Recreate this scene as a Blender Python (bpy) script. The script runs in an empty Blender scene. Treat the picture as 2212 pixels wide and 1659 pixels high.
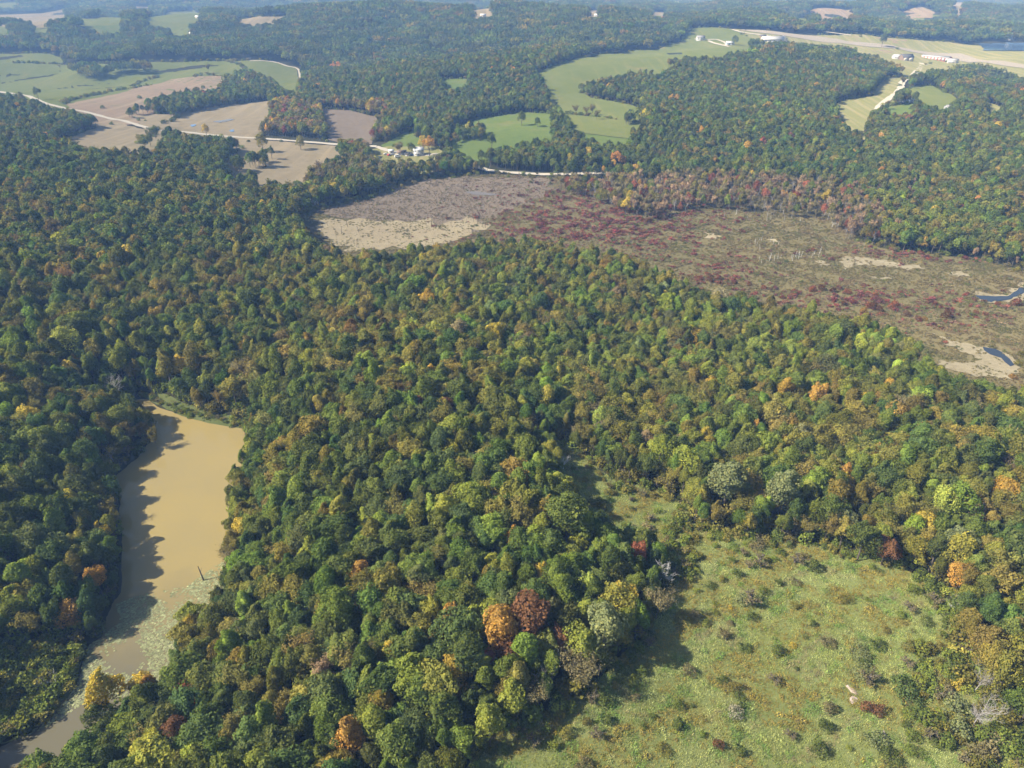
import bpy, bmesh, math, random
import numpy as np
from mathutils import Vector, Matrix
from mathutils.geometry import delaunay_2d_cdt

rnd = random.Random(7)
rng = np.random.default_rng(11)
SC = bpy.context.scene
COL = SC.collection

# ------------------------------------------------------------------ camera, sky, sun, exposure
CAM_Z = 165.0
PITCH = math.radians(30.4)
FPX = 1534.0                      # focal length in units of a 2212 x 1659 frame
cam_data = bpy.data.cameras.new('camera')
cam_data.sensor_width = 36.0
cam_data.lens = 36.0 * FPX / 2212.0
cam_data.clip_start = 1.0
cam_data.clip_end = 40000.0
cam = bpy.data.objects.new('camera', cam_data)
COL.objects.link(cam)
cam.location = (0, 0, CAM_Z)
cam.rotation_euler = (math.pi / 2 - PITCH, 0, 0)
SC.camera = cam

SUN_EL = math.radians(42)
SUN_TO = math.radians(79)         # heading of the light, clockwise from +Y
world = bpy.data.worlds.new('World')
SC.world = world
world.use_nodes = True
wn = world.node_tree
bgn = wn.nodes['Background']
sky = wn.nodes.new('ShaderNodeTexSky')
sky.sky_type = 'NISHITA'
sky.sun_disc = False
sky.sun_elevation = SUN_EL
sky.sun_rotation = SUN_TO + math.pi
sky.air_density = 1.0
sky.dust_density = 1.5
wn.links.new(sky.outputs[0], bgn.inputs[0])
bgn.inputs[1].default_value = 0.08

sun_data = bpy.data.lights.new('sun', 'SUN')
sun_data.energy = 5.0
sun_data.angle = math.radians(0.53)
sun_data.color = (1.0, 0.94, 0.84)
sun = bpy.data.objects.new('sun', sun_data)
COL.objects.link(sun)
ldir = Vector((math.sin(SUN_TO) * math.cos(SUN_EL), math.cos(SUN_TO) * math.cos(SUN_EL), -math.sin(SUN_EL)))
sun.rotation_euler = ldir.to_track_quat('-Z', 'Y').to_euler()
sun.location = (-300, 0, 400)

SC.view_settings.view_transform = 'Standard'
SC.view_settings.look = 'None'
SC.view_settings.gamma = 1.0
SC.view_settings.use_curve_mapping = False
SC.view_settings.exposure = 0.86
cy = SC.cycles
cy.max_bounces = 5
cy.diffuse_bounces = 2
cy.glossy_bounces = 2
cy.transmission_bounces = 3
cy.transparent_max_bounces = 4
cy.volume_bounces = 0
cy.caustics_reflective = False
cy.caustics_refractive = False
cy.use_denoising = True
cy.denoiser = 'OPENIMAGEDENOISE'
cy.denoising_input_passes = 'RGB_ALBEDO_NORMAL'
cy.denoising_prefilter = 'ACCURATE'

# ------------------------------------------------------------------ helpers
def lerp(a, b, t): return a + (b - a) * t

def sstep(a, b, x):
    t = np.clip((x - a) / (b - a), 0, 1)
    return t * t * (3 - 2 * t)

def rays(uv):
    uv = np.asarray(uv, float).reshape(-1, 2)
    dx = (uv[:, 0] - 1106.0) / FPX
    dy = (829.5 - uv[:, 1]) / FPX
    c, s = math.cos(PITCH), math.sin(PITCH)
    return np.stack([dx, c + dy * s, -s + dy * c], 1)

def to_px(x, y, z):
    c, s = math.cos(PITCH), math.sin(PITCH)
    zz = z - CAM_Z
    dep = y * c - zz * s
    up = y * s + zz * c
    return 1106.0 + FPX * x / dep, 829.5 - FPX * up / dep, dep

def on_plane(uv, z=0.0):
    d = rays(uv)
    t = (z - CAM_Z) / d[:, 2]
    return d[:, :2] * t[:, None]

def inside(px, py, poly):
    poly = np.asarray(poly)
    x0, y0 = poly.min(0); x1, y1 = poly.max(0)
    res = np.zeros(px.shape, bool)
    m = (px >= x0) & (px <= x1) & (py >= y0) & (py <= y1)
    if not m.any(): return res
    qx, qy = px[m], py[m]
    r = np.zeros(qx.shape, bool)
    n = len(poly); j = n - 1
    for i in range(n):
        xi, yi = poly[i]; xj, yj = poly[j]
        if yi != yj:
            r ^= ((yi > qy) != (yj > qy)) & (qx < (xj - xi) * (qy - yi) / (yj - yi) + xi)
        j = i
    res[m] = r
    return res

def dist_poly(px, py, poly):
    poly = np.asarray(poly)
    best = np.full(px.shape, 1e9)
    for i in range(len(poly)):
        a = poly[i - 1]; b = poly[i]
        ab = b - a; L = max(ab @ ab, 1e-9)
        t = np.clip(((px - a[0]) * ab[0] + (py - a[1]) * ab[1]) / L, 0, 1)
        best = np.minimum(best, np.hypot(px - a[0] - t * ab[0], py - a[1] - t * ab[1]))
    return best

def resample(poly, step, wob=0.0, seed=0, closed=True):
    """Cut a line into short pieces and shake them a little, so that edges are uneven."""
    r = np.random.default_rng(seed)
    out = []
    n = len(poly)
    for i in range(n if closed else n - 1):
        a = np.asarray(poly[i], float); b = np.asarray(poly[(i + 1) % n], float)
        L = np.hypot(*(b - a)); k = max(1, int(L / step))
        nv = np.array([-(b - a)[1], (b - a)[0]]) / max(L, 1e-6)
        for q in range(k):
            p = a + (b - a) * q / k
            if wob: p = p + nv * r.normal(0, wob) + (b - a) / max(L, 1e-6) * r.normal(0, wob * 0.3)
            out.append(p)
    if not closed: out.append(np.asarray(poly[-1], float))
    return np.array(out)

def smooth_line(pts, n=6):
    """Catmull-Rom through the points (open)."""
    p = [np.asarray(q, float) for q in pts]
    p = [2 * p[0] - p[1]] + p + [2 * p[-1] - p[-2]]
    out = []
    for i in range(1, len(p) - 2):
        for k in range(n):
            t = k / n
            out.append(0.5 * ((2 * p[i]) + (p[i + 1] - p[i - 1]) * t + (2 * p[i - 1] - 5 * p[i] + 4 * p[i + 1] - p[i + 2]) * t * t
                              + (3 * p[i] - p[i - 1] - 3 * p[i + 1] + p[i + 2]) * t ** 3))
    out.append(p[-2])
    return np.array(out)

# ------------------------------------------------------------------ terrain
# visible edge of the pond; the third number is how high the crowns stand that hide the shore there
POND_PX = [(317, 861, 0), (360, 882, 0), (400, 897, 0), (450, 911, 0), (533, 924, 0), (536, 950, 4), (524, 988, 7), (508, 1014, 8), (497, 1052, 9),
           (493, 1109, 10), (482, 1132, 10), (493, 1176, 10), (493, 1209, 11), (470, 1238, 12), (425, 1273, 13), (393, 1313, 13), (380, 1356, 13), (352, 1382, 13),
           (338, 1426, 13), (285, 1448, 13), (262, 1479, 13), (195, 1492, 13), (170, 1546, 13), (130, 1572, 13), (78, 1594, 13), (10, 1630, 13), (-60, 1660, 13), (-60, 1620, 0), (0, 1606, 0), (77, 1569, 0), (143, 1503, 0), (167, 1463, 0),
           (185, 1395, 0), (210, 1375, 0), (234, 1320, 0), (256, 1280, 0), (258, 1246, 0), (256, 1126, 0), (248, 1059, 0), (243, 1032, 0), (265, 1012, 0), (289, 990, 0),
           (311, 968, 0), (331, 942, 0), (327, 927, 0), (285, 893, 0), (258, 882, 0), (268, 868, 0)]
POND = np.array([on_plane([(a, b)], c)[0] for a, b, c in POND_PX])
POND = resample(POND, 3.0, 0.35, 3)

HILLS = [  # x, y, sx, sy, heading, height
    (-28, 205, 48, 118, 8, 18), (-275, 190, 85, 190, 0, 15), (120, 90, 110, 90, 0, 8), (175, 215, 75, 55, 20, 8),
    (-430, 500, 170, 170, 0, 30), (-680, 830, 170, 150, 0, 26), (90, 770, 130, 62, -5, 14), (-30, 1130, 190, 150, 25, 32),
    (340, 1130, 170, 240, -10, 38), (720, 780, 190, 130, 0, 20), (-300, 1900, 620, 330, -8, 66), (520, 1750, 420, 200, 0, 18),
    (940, 1270, 190, 170, 0, 26), (1050, 1950, 560, 260, 0, 22), (-1100, 1900, 330, 260, 0, 22), (-620, 1420, 160, 90, 10, 8),
    (560, 2500, 500, 230, 0, 34), (1500, 2500, 500, 260, 0, 40), (-1300, 2500, 420, 180, 10, 26)]
_r = np.random.default_rng(5)
for k in range(46):
    yy = _r.uniform(2900, 9500)
    HILLS.append((_r.uniform(-1, 1) * yy * 1.0, yy, _r.uniform(250, 700), _r.uniform(160, 330), _r.uniform(-25, 25), _r.uniform(18, 60)))
WAVES = [(_r.uniform(0, 6.28), _r.uniform(0, 6.28), w, a) for w, a in ((90, .5), (130, .8), (190, 1.2), (260, 1.8), (350, 2.4), (520, 3.0), (700, 3.2), (900, 3.5))]
LEVEL = []   # (x, y, r, z): level spots for the small waters, filled below

def height(x, y):
    x = np.asarray(x, float); y = np.asarray(y, float)
    h = np.zeros(np.broadcast(x, y).shape)
    for cx, cy_, sx, sy, rot, a in HILLS:
        c, s = math.cos(math.radians(rot)), math.sin(math.radians(rot))
        dx, dy = x - cx, y - cy_
        p = dx * c + dy * s; q = -dx * s + dy * c
        h = h + a * np.exp(-0.5 * ((p / sx) ** 2 + (q / sy) ** 2))
    d = np.hypot(x, y)
    nz = np.zeros_like(h)
    for th, ph, w, a in WAVES:
        nz = nz + a * np.sin((x * math.cos(th) + y * math.sin(th)) * 2 * math.pi / w + ph)
    rough = 0.25 + 1.2 * sstep(600, 1700, d)
    # the boggy valley floor and the fields by the road stay nearly level
    flat = np.exp(-0.5 * (((x - 170) / 210) ** 2 + ((y - 470) / 130) ** 2)) + np.exp(-0.5 * (((x + 330) / 260) ** 2 + ((y - 900) / 170) ** 2))
    k = np.clip(1 - flat, 0.06, 1)
    h = h * np.clip(1 - 0.85 * np.exp(-0.5 * (((x - 190) / 200) ** 2 + ((y - 480) / 120) ** 2)), 0, 1) + nz * rough * k + 0.9
    for lx, ly, lr, lz in LEVEL:
        m = sstep(2.2, 1.0, np.hypot(x - lx, y - ly) / lr)
        h = h * (1 - m) + lz * m
    near = (np.abs(x + 130) < 220) & (y < 380)
    if near.any():
        xs, ys = (x + 0 * h)[near], (y + 0 * h)[near]
        ins = inside(xs, ys, POND)
        dd = dist_poly(xs, ys, POND)
        hh = h[near]
        bank = 0.35 + (np.maximum(hh, 1.2) - 0.35) * sstep(-1.5, 32, dd)
        hh = np.where(ins, np.maximum(-1.6, 0.25 - 0.35 * dd), bank)
        h[near] = hh
    return h

TS = np.concatenate([np.linspace(70, 1500, 900), np.linspace(1503, 9500, 1200)])
def cast(uv, lift=0.0):
    """Where the line of sight through a picture point meets the ground (or the canopy, lift metres above it)."""
    uv = np.asarray(uv, float).reshape(-1, 2)
    d = rays(uv)
    lift = np.broadcast_to(np.asarray(lift, float), (len(uv),))
    out = np.zeros((len(uv), 2))
    for i in range(len(uv)):
        X = d[i, 0] * TS; Y = d[i, 1] * TS; Z = CAM_Z + d[i, 2] * TS
        g = Z - height(X, Y) - lift[i]
        k = np.argmax(g < 0) if (g < 0).any() else len(TS) - 1
        k = max(k, 1)
        t = TS[k - 1] + (TS[k] - TS[k - 1]) * (g[k - 1] / (g[k - 1] - g[k]) if g[k] < g[k - 1] else 0)
        out[i] = d[i, :2] * t
    return out

CANOPY = 14.0
def ground_poly(pxs, mode='field', canopy=CANOPY):
    """Ground outline of an open place seen between trees: its near edge is hidden by the wood in front of it.
    mode wood: the outline of a wood seen across open ground, whose far edge hides the ground behind."""
    p = np.asarray(pxs, float)
    n = len(p)
    area = 0.5 * sum(p[i - 1][0] * p[i][1] - p[i][0] * p[i - 1][1] for i in range(n))
    lift = np.zeros(n)
    for i in range(n):
        a, b, c = p[i - 1], p[i], p[(i + 1) % n]
        nv = 0
        for q, r_ in ((a, b), (b, c)):
            e = r_ - q; L = np.hypot(*e) + 1e-6
            nv += (-e[0] / L if area > 0 else e[0] / L)      # v component of the outward normal
        nv = nv / 2
        if mode == 'field' and nv > 0.2: lift[i] = canopy
        if mode == 'wood' and nv < -0.2: lift[i] = canopy
    return cast(p, lift)

LEVEL_PX = [((2165, 104), 62), ((1202, 209), 12), ((414, 272), 14), ((500, 285), 10), ((2110, 645), 16), ((2160, 772), 12), ((2190, 630), 14)]
_lv = [(cast([q])[0], r_) for q, r_ in LEVEL_PX]
for (lx, ly), lr in _lv:
    LEVEL.append((lx, ly, lr, float(height(np.array([lx]), np.array([ly]))[0]) - 0.2))

# ------------------------------------------------------------------ materials
def new_mat(name):
    m = bpy.data.materials.new(name); m.use_nodes = True
    nt = m.node_tree; nt.nodes.clear()
    out = nt.nodes.new('ShaderNodeOutputMaterial')
    return m, nt, out

def node(nt, t, **kw):
    n = nt.nodes.new(t)
    for k, v in kw.items(): setattr(n, k, v)
    return n

def noise(nt, vec, scale, detail=4, rough=0.6):
    n = node(nt, 'ShaderNodeTexNoise'); n.inputs['Scale'].default_value = scale
    n.inputs['Detail'].default_value = detail; n.inputs['Roughness'].default_value = rough
    nt.links.new(vec, n.inputs['Vector']); return n.outputs[0]

def ramp(nt, fac, stops):
    r_ = node(nt, 'ShaderNodeValToRGB')
    el = r_.color_ramp.elements
    while len(el) < len(stops): el.new(0.5)
    for e, (p, c) in zip(el, stops): e.position = p; e.color = (*c, 1) if len(c) == 3 else c
    nt.links.new(fac, r_.inputs[0]); return r_.outputs[0]

def mix(nt, fac, a, b, mode='MIX'):
    m = node(nt, 'ShaderNodeMix', data_type='RGBA', blend_type=mode)
    for sock, v in ((m.inputs[0], fac), (m.inputs[6], a), (m.inputs[7], b)):
        if isinstance(v, (int, float)): sock.default_value = v
        elif isinstance(v, tuple): sock.default_value = (*v, 1)
        else: nt.links.new(v, sock)
    return m.outputs[2]

def ground_mat(name, big, small, scale_big=0.02, scale_small=0.25, mixs=0.5, rough=0.95, bump=0.0, third=None, streak=None):
    """Open ground: broad patches and fine grain of two ramps, in metres."""
    m, nt, out = new_mat(name)
    g = node(nt, 'ShaderNodeNewGeometry')
    pos = g.outputs['Position']
    a = ramp(nt, noise(nt, pos, scale_big, 5, 0.6), big)
    b = ramp(nt, noise(nt, pos, scale_small, 6, 0.7), small)
    c = mix(nt, mixs, a, b)
    if third:
        sc, stops = third
        r_ = ramp(nt, noise(nt, pos, sc, 6, 0.65), [(stops[0], (0, 0, 0)), (stops[1], (1, 1, 1))])
        c = mix(nt, r_, c, stops[2])
    if streak:
        ang, sx, sy, st = streak
        mp = node(nt, 'ShaderNodeMapping'); mp.inputs['Rotation'].default_value = (0, 0, ang); mp.inputs['Scale'].default_value = (sx, sy, 0)
        nt.links.new(pos, mp.inputs['Vector'])
        r_ = ramp(nt, noise(nt, mp.outputs[0], 1.0, 3, 0.5), [(st[0], (0, 0, 0)), (st[1], (1, 1, 1))])
        c = mix(nt, r_, c, st[2])
    p = node(nt, 'ShaderNodeBsdfDiffuse'); p.inputs['Roughness'].default_value = 0.5
    nt.links.new(c, p.inputs['Color'])
    if bump:
        bp = node(nt, 'ShaderNodeBump'); bp.inputs['Strength'].default_value = 1.0; bp.inputs['Distance'].default_value = bump
        nt.links.new(noise(nt, pos, scale_small * 2.2, 5, 0.7), bp.inputs['Height']); nt.links.new(bp.outputs[0], p.inputs['Normal'])
    nt.links.new(p.outputs[0], out.inputs['Surface'])
    return m

def leaf_mat(name, attr_type='INSTANCER', transl=0.24):
    m, nt, out = new_mat(name)
    t = node(nt, 'ShaderNodeAttribute', attribute_type=attr_type, attribute_name='tint')
    v = node(nt, 'ShaderNodeAttribute', attribute_type='GEOMETRY', attribute_name='lv')
    k = ramp(nt, v.outputs['Fac'], [(0, (.62, .66, .62)), (0.5, (1, 1, 1)), (1.0, (1.48, 1.3, 1.0))])
    c = mix(nt, 1.0, t.outputs['Color'], k, 'MULTIPLY')
    d = node(nt, 'ShaderNodeBsdfDiffuse'); tr = node(nt, 'ShaderNodeBsdfTranslucent')
    nt.links.new(c, d.inputs[0])
    c2 = mix(nt, 1.0, c, (1.15, 1.2, .7), 'MULTIPLY')
    nt.links.new(c2, tr.inputs[0])
    ms = node(nt, 'ShaderNodeMixShader'); ms.inputs[0].default_value = transl
    nt.links.new(d.outputs[0], ms.inputs[1]); nt.links.new(tr.outputs[0], ms.inputs[2])
    nt.links.new(ms.outputs[0], out.inputs['Surface'])
    return m

def plain_mat(name, col, rough=0.8, grain=0.15, scale=1.5, metallic=0.0, spec=0.3, obj=False):
    m, nt, out = new_mat(name)
    tc = node(nt, 'ShaderNodeTexCoord')
    f = noise(nt, tc.outputs['Object'], scale, 4, 0.6)
    c = ramp(nt, f, [(0.3, tuple(x * (1 - grain) for x in col)), (0.7, tuple(min(1, x * (1 + grain)) for x in col))])
    p = node(nt, 'ShaderNodeBsdfPrincipled')
    p.inputs['Roughness'].default_value = rough; p.inputs['Metallic'].default_value = metallic
    p.inputs['Specular IOR Level'].default_value = spec
    nt.links.new(c, p.inputs['Base Color']); nt.links.new(p.outputs[0], out.inputs['Surface'])
    return m

def water_mat(name, col, rough=0.08, var=None, spec=0.5, tail=None):
    m, nt, out = new_mat(name)
    g = node(nt, 'ShaderNodeNewGeometry'); pos = g.outputs['Position']
    c = ramp(nt, noise(nt, pos, 0.03, 7, 0.62), [(0.36, col), (0.64, var or col)])
    if tail:      # shallow weedy end of the pond
        ax, ay, b0, b1, tc = tail
        sx = node(nt, 'ShaderNodeVectorMath', operation='DOT_PRODUCT'); sx.inputs[1].default_value = (ax, ay, 0); nt.links.new(pos, sx.inputs[0])
        ad = node(nt, 'ShaderNodeMath', operation='MULTIPLY_ADD'); nt.links.new(noise(nt, pos, .06, 5, .6), ad.inputs[0]); ad.inputs[1].default_value = 26; nt.links.new(sx.outputs['Value'], ad.inputs[2])
        mr = node(nt, 'ShaderNodeMapRange'); mr.inputs[1].default_value = b0 + 13; mr.inputs[2].default_value = b1 + 13; nt.links.new(ad.outputs[0], mr.inputs[0])
        c = mix(nt, mr.outputs[0], c, tc)
    p = node(nt, 'ShaderNodeBsdfPrincipled')
    p.inputs['Roughness'].default_value = rough; p.inputs['IOR'].default_value = 1.33
    p.inputs['Specular IOR Level'].default_value = spec
    nt.links.new(c, p.inputs['Base Color'])
    bp = node(nt, 'ShaderNodeBump'); bp.inputs['Strength'].default_value = 0.12; bp.inputs['Distance'].default_value = 0.05
    nt.links.new(noise(nt, pos, 1.2, 3, 0.6), bp.inputs['Height']); nt.links.new(bp.outputs[0], p.inputs['Normal'])
    nt.links.new(p.outputs[0], out.inputs['Surface'])
    return m

LEAF = leaf_mat('leaves')
BARK = plain_mat('bark', (.13, .11, .09), 0.9, 0.3, 3)
DEADWOOD = plain_mat('dead_wood', (.42, .39, .36), 0.9, 0.2, 3)
PALEWOOD = plain_mat('bleached_wood', (.66, .64, .60), 0.85, 0.12, 3)
FLOOR = ground_mat('forest_floor', [(.35, (.030, .034, .016)), (.65, (.055, .055, .026))], [(.35, (.035, .030, .018)), (.65, (.06, .06, .03))], 0.03, 0.4)

# ------------------------------------------------------------------ mesh building
def mesh_np(name, verts, faces4=None, faces3=None, mats=(), attr=None, mat_index=None, smooth=False):
    me = bpy.data.meshes.new(name)
    verts = np.asarray(verts, np.float32)
    loops = []; starts = []; n = 0
    parts = []
    if faces4 is not None and len(faces4): parts.append((np.asarray(faces4, np.int32), 4))
    if faces3 is not None and len(faces3): parts.append((np.asarray(faces3, np.int32), 3))
    for f, k in parts:
        loops.append(f.ravel()); starts.append(n + np.arange(len(f)) * k); n += f.size
    loops = np.concatenate(loops).astype(np.int32); starts = np.concatenate(starts).astype(np.int32)
    me.vertices.add(len(verts)); me.vertices.foreach_set('co', verts.ravel())
    me.loops.add(len(loops)); me.loops.foreach_set('vertex_index', loops)
    me.polygons.add(len(starts)); me.polygons.foreach_set('loop_start', starts)
    if mat_index is not None: me.polygons.foreach_set('material_index', np.asarray(mat_index, np.int32))
    if smooth: me.polygons.foreach_set('use_smooth', np.ones(len(starts), bool))
    for m in mats: me.materials.append(m)
    if attr:
        for k, v in attr.items():
            a = me.attributes.new(k, 'FLOAT', 'POINT'); a.data.foreach_set('value', np.asarray(v, np.float32))
    me.update(calc_edges=True)
    return me

def link(name, me, parent=None, loc=None, rz=0.0, kind=None, label=None, cat=None, group=None):
    o = bpy.data.objects.new(name, me)
    COL.objects.link(o)
    if parent: o.parent = parent
    if loc is not None: o.location = loc
    if rz: o.rotation_euler = (0, 0, rz)
    if kind: o['kind'] = kind
    if label: o['label'] = label
    if cat: o['category'] = cat
    if group: o['group'] = group
    return o

# ---- the ground: one sheet to the horizon, finer where it is close
def make_ground():
    rad = np.concatenate([[0, 30, 55], np.arange(70, 420, 4.5), np.arange(420, 1000, 9), np.geomspace(1000, 30000, 110)])
    ang = np.concatenate([np.linspace(-52, 52, 270), np.linspace(56, 304, 60)])
    a = np.radians(ang)
    R, A = np.meshgrid(rad, a, indexing='ij')
    X, Y = R * np.sin(A), R * np.cos(A)
    Z = height(X, Y)
    fade = sstep(9000, 16000, np.hypot(X, Y))
    Z = Z * (1 - fade) + 10 * fade
    nr, na = R.shape
    v = np.stack([X, Y, Z], -1).reshape(-1, 3)
    i = np.arange(nr - 1)[:, None] * na; j = np.arange(na)[None, :]
    jn = (j + 1) % na
    f = np.stack([(i + j), (i + jn), (i + na + jn), (i + na + j)], -1).reshape(-1, 4)[:, ::-1]
    me = mesh_np('ground', v, f[na:], np.array([[0, na + k, na + (k + 1) % na] for k in range(na)])[:, ::-1], [FLOOR], smooth=True)
    return link('ground', me, kind='structure')
make_ground()

# ---- open places: sheets laid on the ground
SHEETS = []   # (name, outline in world xy)
def sheet(name, poly, mat, lift, cell=None, wob=None, level=None, kind='structure', rs=None, seed=1):
    poly = np.asarray(poly, float)
    d = np.hypot(*poly.mean(0))
    cell = cell or max(3.0, d * 0.012)
    wob = d * 0.0012 if wob is None else wob
    b = resample(poly, rs or cell, wob, seed)
    x0, y0 = b.min(0); x1, y1 = b.max(0)
    gx, gy = np.meshgrid(np.arange(x0, x1, cell), np.arange(y0, y1, cell))
    gx = gx.ravel() + 0.01; gy = gy.ravel() + 0.01
    m = inside(gx, gy, b)
    gx, gy = gx[m], gy[m]
    if len(gx):
        m = dist_poly(gx, gy, b) > cell * 0.35
        gx, gy = gx[m], gy[m]
    pts = [Vector(p) for p in b] + [Vector((x, y)) for x, y in zip(gx, gy)]
    n = len(b)
    vs, es, fs, _, _, _ = delaunay_2d_cdt(pts, [(k, (k + 1) % n) for k in range(n)], [], 1, 1e-4)
    v = np.array([(p.x, p.y) for p in vs])
    z = np.full(len(v), level) if level is not None else height(v[:, 0], v[:, 1]) + lift
    fs = [f for f in fs if len(f) == 3]
    me = mesh_np(name, np.column_stack([v, z]), None, np.array(fs), [mat], smooth=True)
    if me.polygons and sum(p.normal.z for p in me.polygons[:20]) < 0: me.flip_normals()
    o = link(name, me, kind=kind)
    SHEETS.append((name, b))
    return o

def ribbon(name, line, width, mat, lift, kind='structure', wob=0.0, seed=2):
    """A road: a strip of even width along a line on the ground."""
    p = resample(line, max(3.0, width * 0.8), 0, seed, closed=False)
    t = np.gradient(p, axis=0); t /= np.hypot(t[:, 0], t[:, 1])[:, None] + 1e-9
    nrm = np.stack([-t[:, 1], t[:, 0]], 1)
    r = np.random.default_rng(seed)
    w = width * 0.5 * (1 + wob * r.normal(0, 1, (len(p), 2)))
    cols = [p + nrm * w[:, :1], p + nrm * 0.0, p - nrm * w[:, 1:]]
    v = np.concatenate(cols)
    z = height(v[:, 0], v[:, 1]) + lift
    n = len(p); i = np.arange(n - 1)
    f = np.concatenate([np.stack([i + c * n + n, i + c * n + n + 1, i + c * n + 1, i + c * n], 1) for c in (0, 1)])
    me = mesh_np(name, np.column_stack([v, z]), f, None, [mat], smooth=True)
    if me.polygons[0].normal.z < 0: me.flip_normals()
    return link(name, me, kind=kind)

# ------------------------------------------------------------------ open land
M_PAST = ground_mat('pasture', [(.3, (0.108, 0.135, 0.036)), (.5, (0.139, 0.162, 0.045)), (.7, (0.185, 0.184, 0.062))], [(.3, (0.098, 0.126, 0.033)), (.7, (0.160, 0.176, 0.054))], 0.009, 0.07, third=(0.02, (.60, .76, (0.215, 0.180, 0.072))), streak=(0.5, .1, .006, (.55, .72, (0.170, 0.176, 0.054))))
M_PASTD = ground_mat('lush_pasture', [(.3, (0.088, 0.135, 0.033)), (.7, (0.139, 0.180, 0.043))], [(.3, (0.088, 0.126, 0.033)), (.7, (0.144, 0.180, 0.047))], 0.02, 0.12, third=(0.012, (.55, .72, (0.195, 0.171, 0.065))))
M_TAN = ground_mat('stubble', [(.3, (0.207, 0.167, 0.099)), (.55, (0.261, 0.216, 0.135)), (.72, (0.198, 0.194, 0.095))], [(.3, (0.189, 0.153, 0.095)), (.7, (0.297, 0.252, 0.167))], 0.012, 0.1, third=(0.018, (.55, .75, (0.167, 0.144, 0.081))), streak=(1.2, .09, .006, (.5, .7, (0.297, 0.243, 0.153))))
M_BROWN = ground_mat('bare_field', [(.3, (0.225, 0.162, 0.104)), (.7, (0.279, 0.216, 0.140))], [(.3, (0.207, 0.149, 0.099)), (.7, (0.297, 0.225, 0.153))], 0.01, 0.1, third=(0.015, (.55, .75, (0.189, 0.171, 0.090))), streak=(.35, .09, .005, (.5, .7, (0.306, 0.243, 0.162))))
M_MOWN = ground_mat('mown_grass', [(.3, (0.171, 0.180, 0.068)), (.7, (0.234, 0.230, 0.090))], [(.3, (0.180, 0.180, 0.072)), (.7, (0.225, 0.225, 0.090))], 0.02, 0.12, streak=(0.15, .14, .008, (.45, .62, (0.270, 0.243, 0.117))))
M_MARSH = ground_mat('marsh', [(.3, (0.117, 0.106, 0.047)), (.55, (0.153, 0.131, 0.061)), (.75, (0.189, 0.149, 0.079))], [(.3, (0.108, 0.095, 0.043)), (.7, (0.189, 0.162, 0.081))], 0.014, 0.2)
M_GREYM = ground_mat('grey_marsh', [(.3, (0.153, 0.122, 0.090)), (.7, (0.216, 0.171, 0.126))], [(.3, (0.126, 0.104, 0.077)), (.7, (0.225, 0.184, 0.135))], 0.02, 0.2)
M_PALE = ground_mat('pale_grass', [(.3, (0.243, 0.198, 0.126)), (.6, (0.324, 0.279, 0.171)), (.75, (0.270, 0.252, 0.135))], [(.3, (0.225, 0.180, 0.117)), (.7, (0.378, 0.324, 0.216))], 0.03, 0.25)
M_SAND = ground_mat('sandy_mud', [(.3, (0.189, 0.162, 0.099)), (.7, (0.288, 0.252, 0.171))], [(.3, (0.162, 0.135, 0.081)), (.7, (0.333, 0.297, 0.207))], 0.05, 0.4)
M_GRAVEL = ground_mat('gravel', [(.3, (0.414, 0.378, 0.315)), (.7, (0.486, 0.450, 0.378))], [(.3, (0.378, 0.342, 0.279)), (.7, (0.522, 0.486, 0.414))], 0.05, 0.5)
M_RUNWAY = ground_mat('runway', [(.3, (0.270, 0.243, 0.198)), (.7, (0.324, 0.288, 0.234))], [(.3, (0.252, 0.225, 0.189)), (.7, (0.342, 0.306, 0.252))], 0.02, 0.2)
M_MEADOW = ground_mat('meadow', [(.28, (.105, .125, .035)), (.45, (.15, .175, .055)), (.6, (.175, .20, .072)), (.75, (.15, .14, .05))],
                      [(.28, (.09, .11, .032)), (.5, (.155, .18, .06)), (.72, (.23, .235, .10))], 0.05, 0.6, 0.5, third=(0.09, (.55, .7, (.18, .15, .038))))
M_DAM = ground_mat('rough_grass', [(.3, (.09, .12, .035)), (.7, (.15, .17, .06))], [(.3, (.08, .10, .03)), (.7, (.17, .18, .07))], 0.08, 0.6)
M_MUDDY = water_mat('muddy_water', (.288, .224, .084), 0.06, (.262, .209, .088), 0.5, tail=(0, -1, -165, -122, (.13, .118, .075)))
M_WATER = water_mat('dark_water', (.035, .045, .06), 0.06)
M_SKYW = water_mat('painted_sky_water', (.10, .17, .30), 0.06)  # blue of the reflected sky painted into the base colour
M_PUDDLE = water_mat('puddle_water', (.16, .14, .12), 0.15, spec=.3)

OPEN = []        # outlines where no wood grows
def field(name, pxs, mat, lift, mode='field', canopy=CANOPY, clear=True, **kw):
    p = ground_poly(pxs, mode, canopy)
    o = sheet(name, p, mat, lift, **kw)
    if clear: OPEN.append(p)
    return p

SEE = 'see'      # an outline seen whole: no wood hides its near edge
pond_obj = sheet('pond', POND, M_MUDDY, 0, cell=6, wob=0, level=0.0, rs=3)
OPEN.append(POND)

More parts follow.
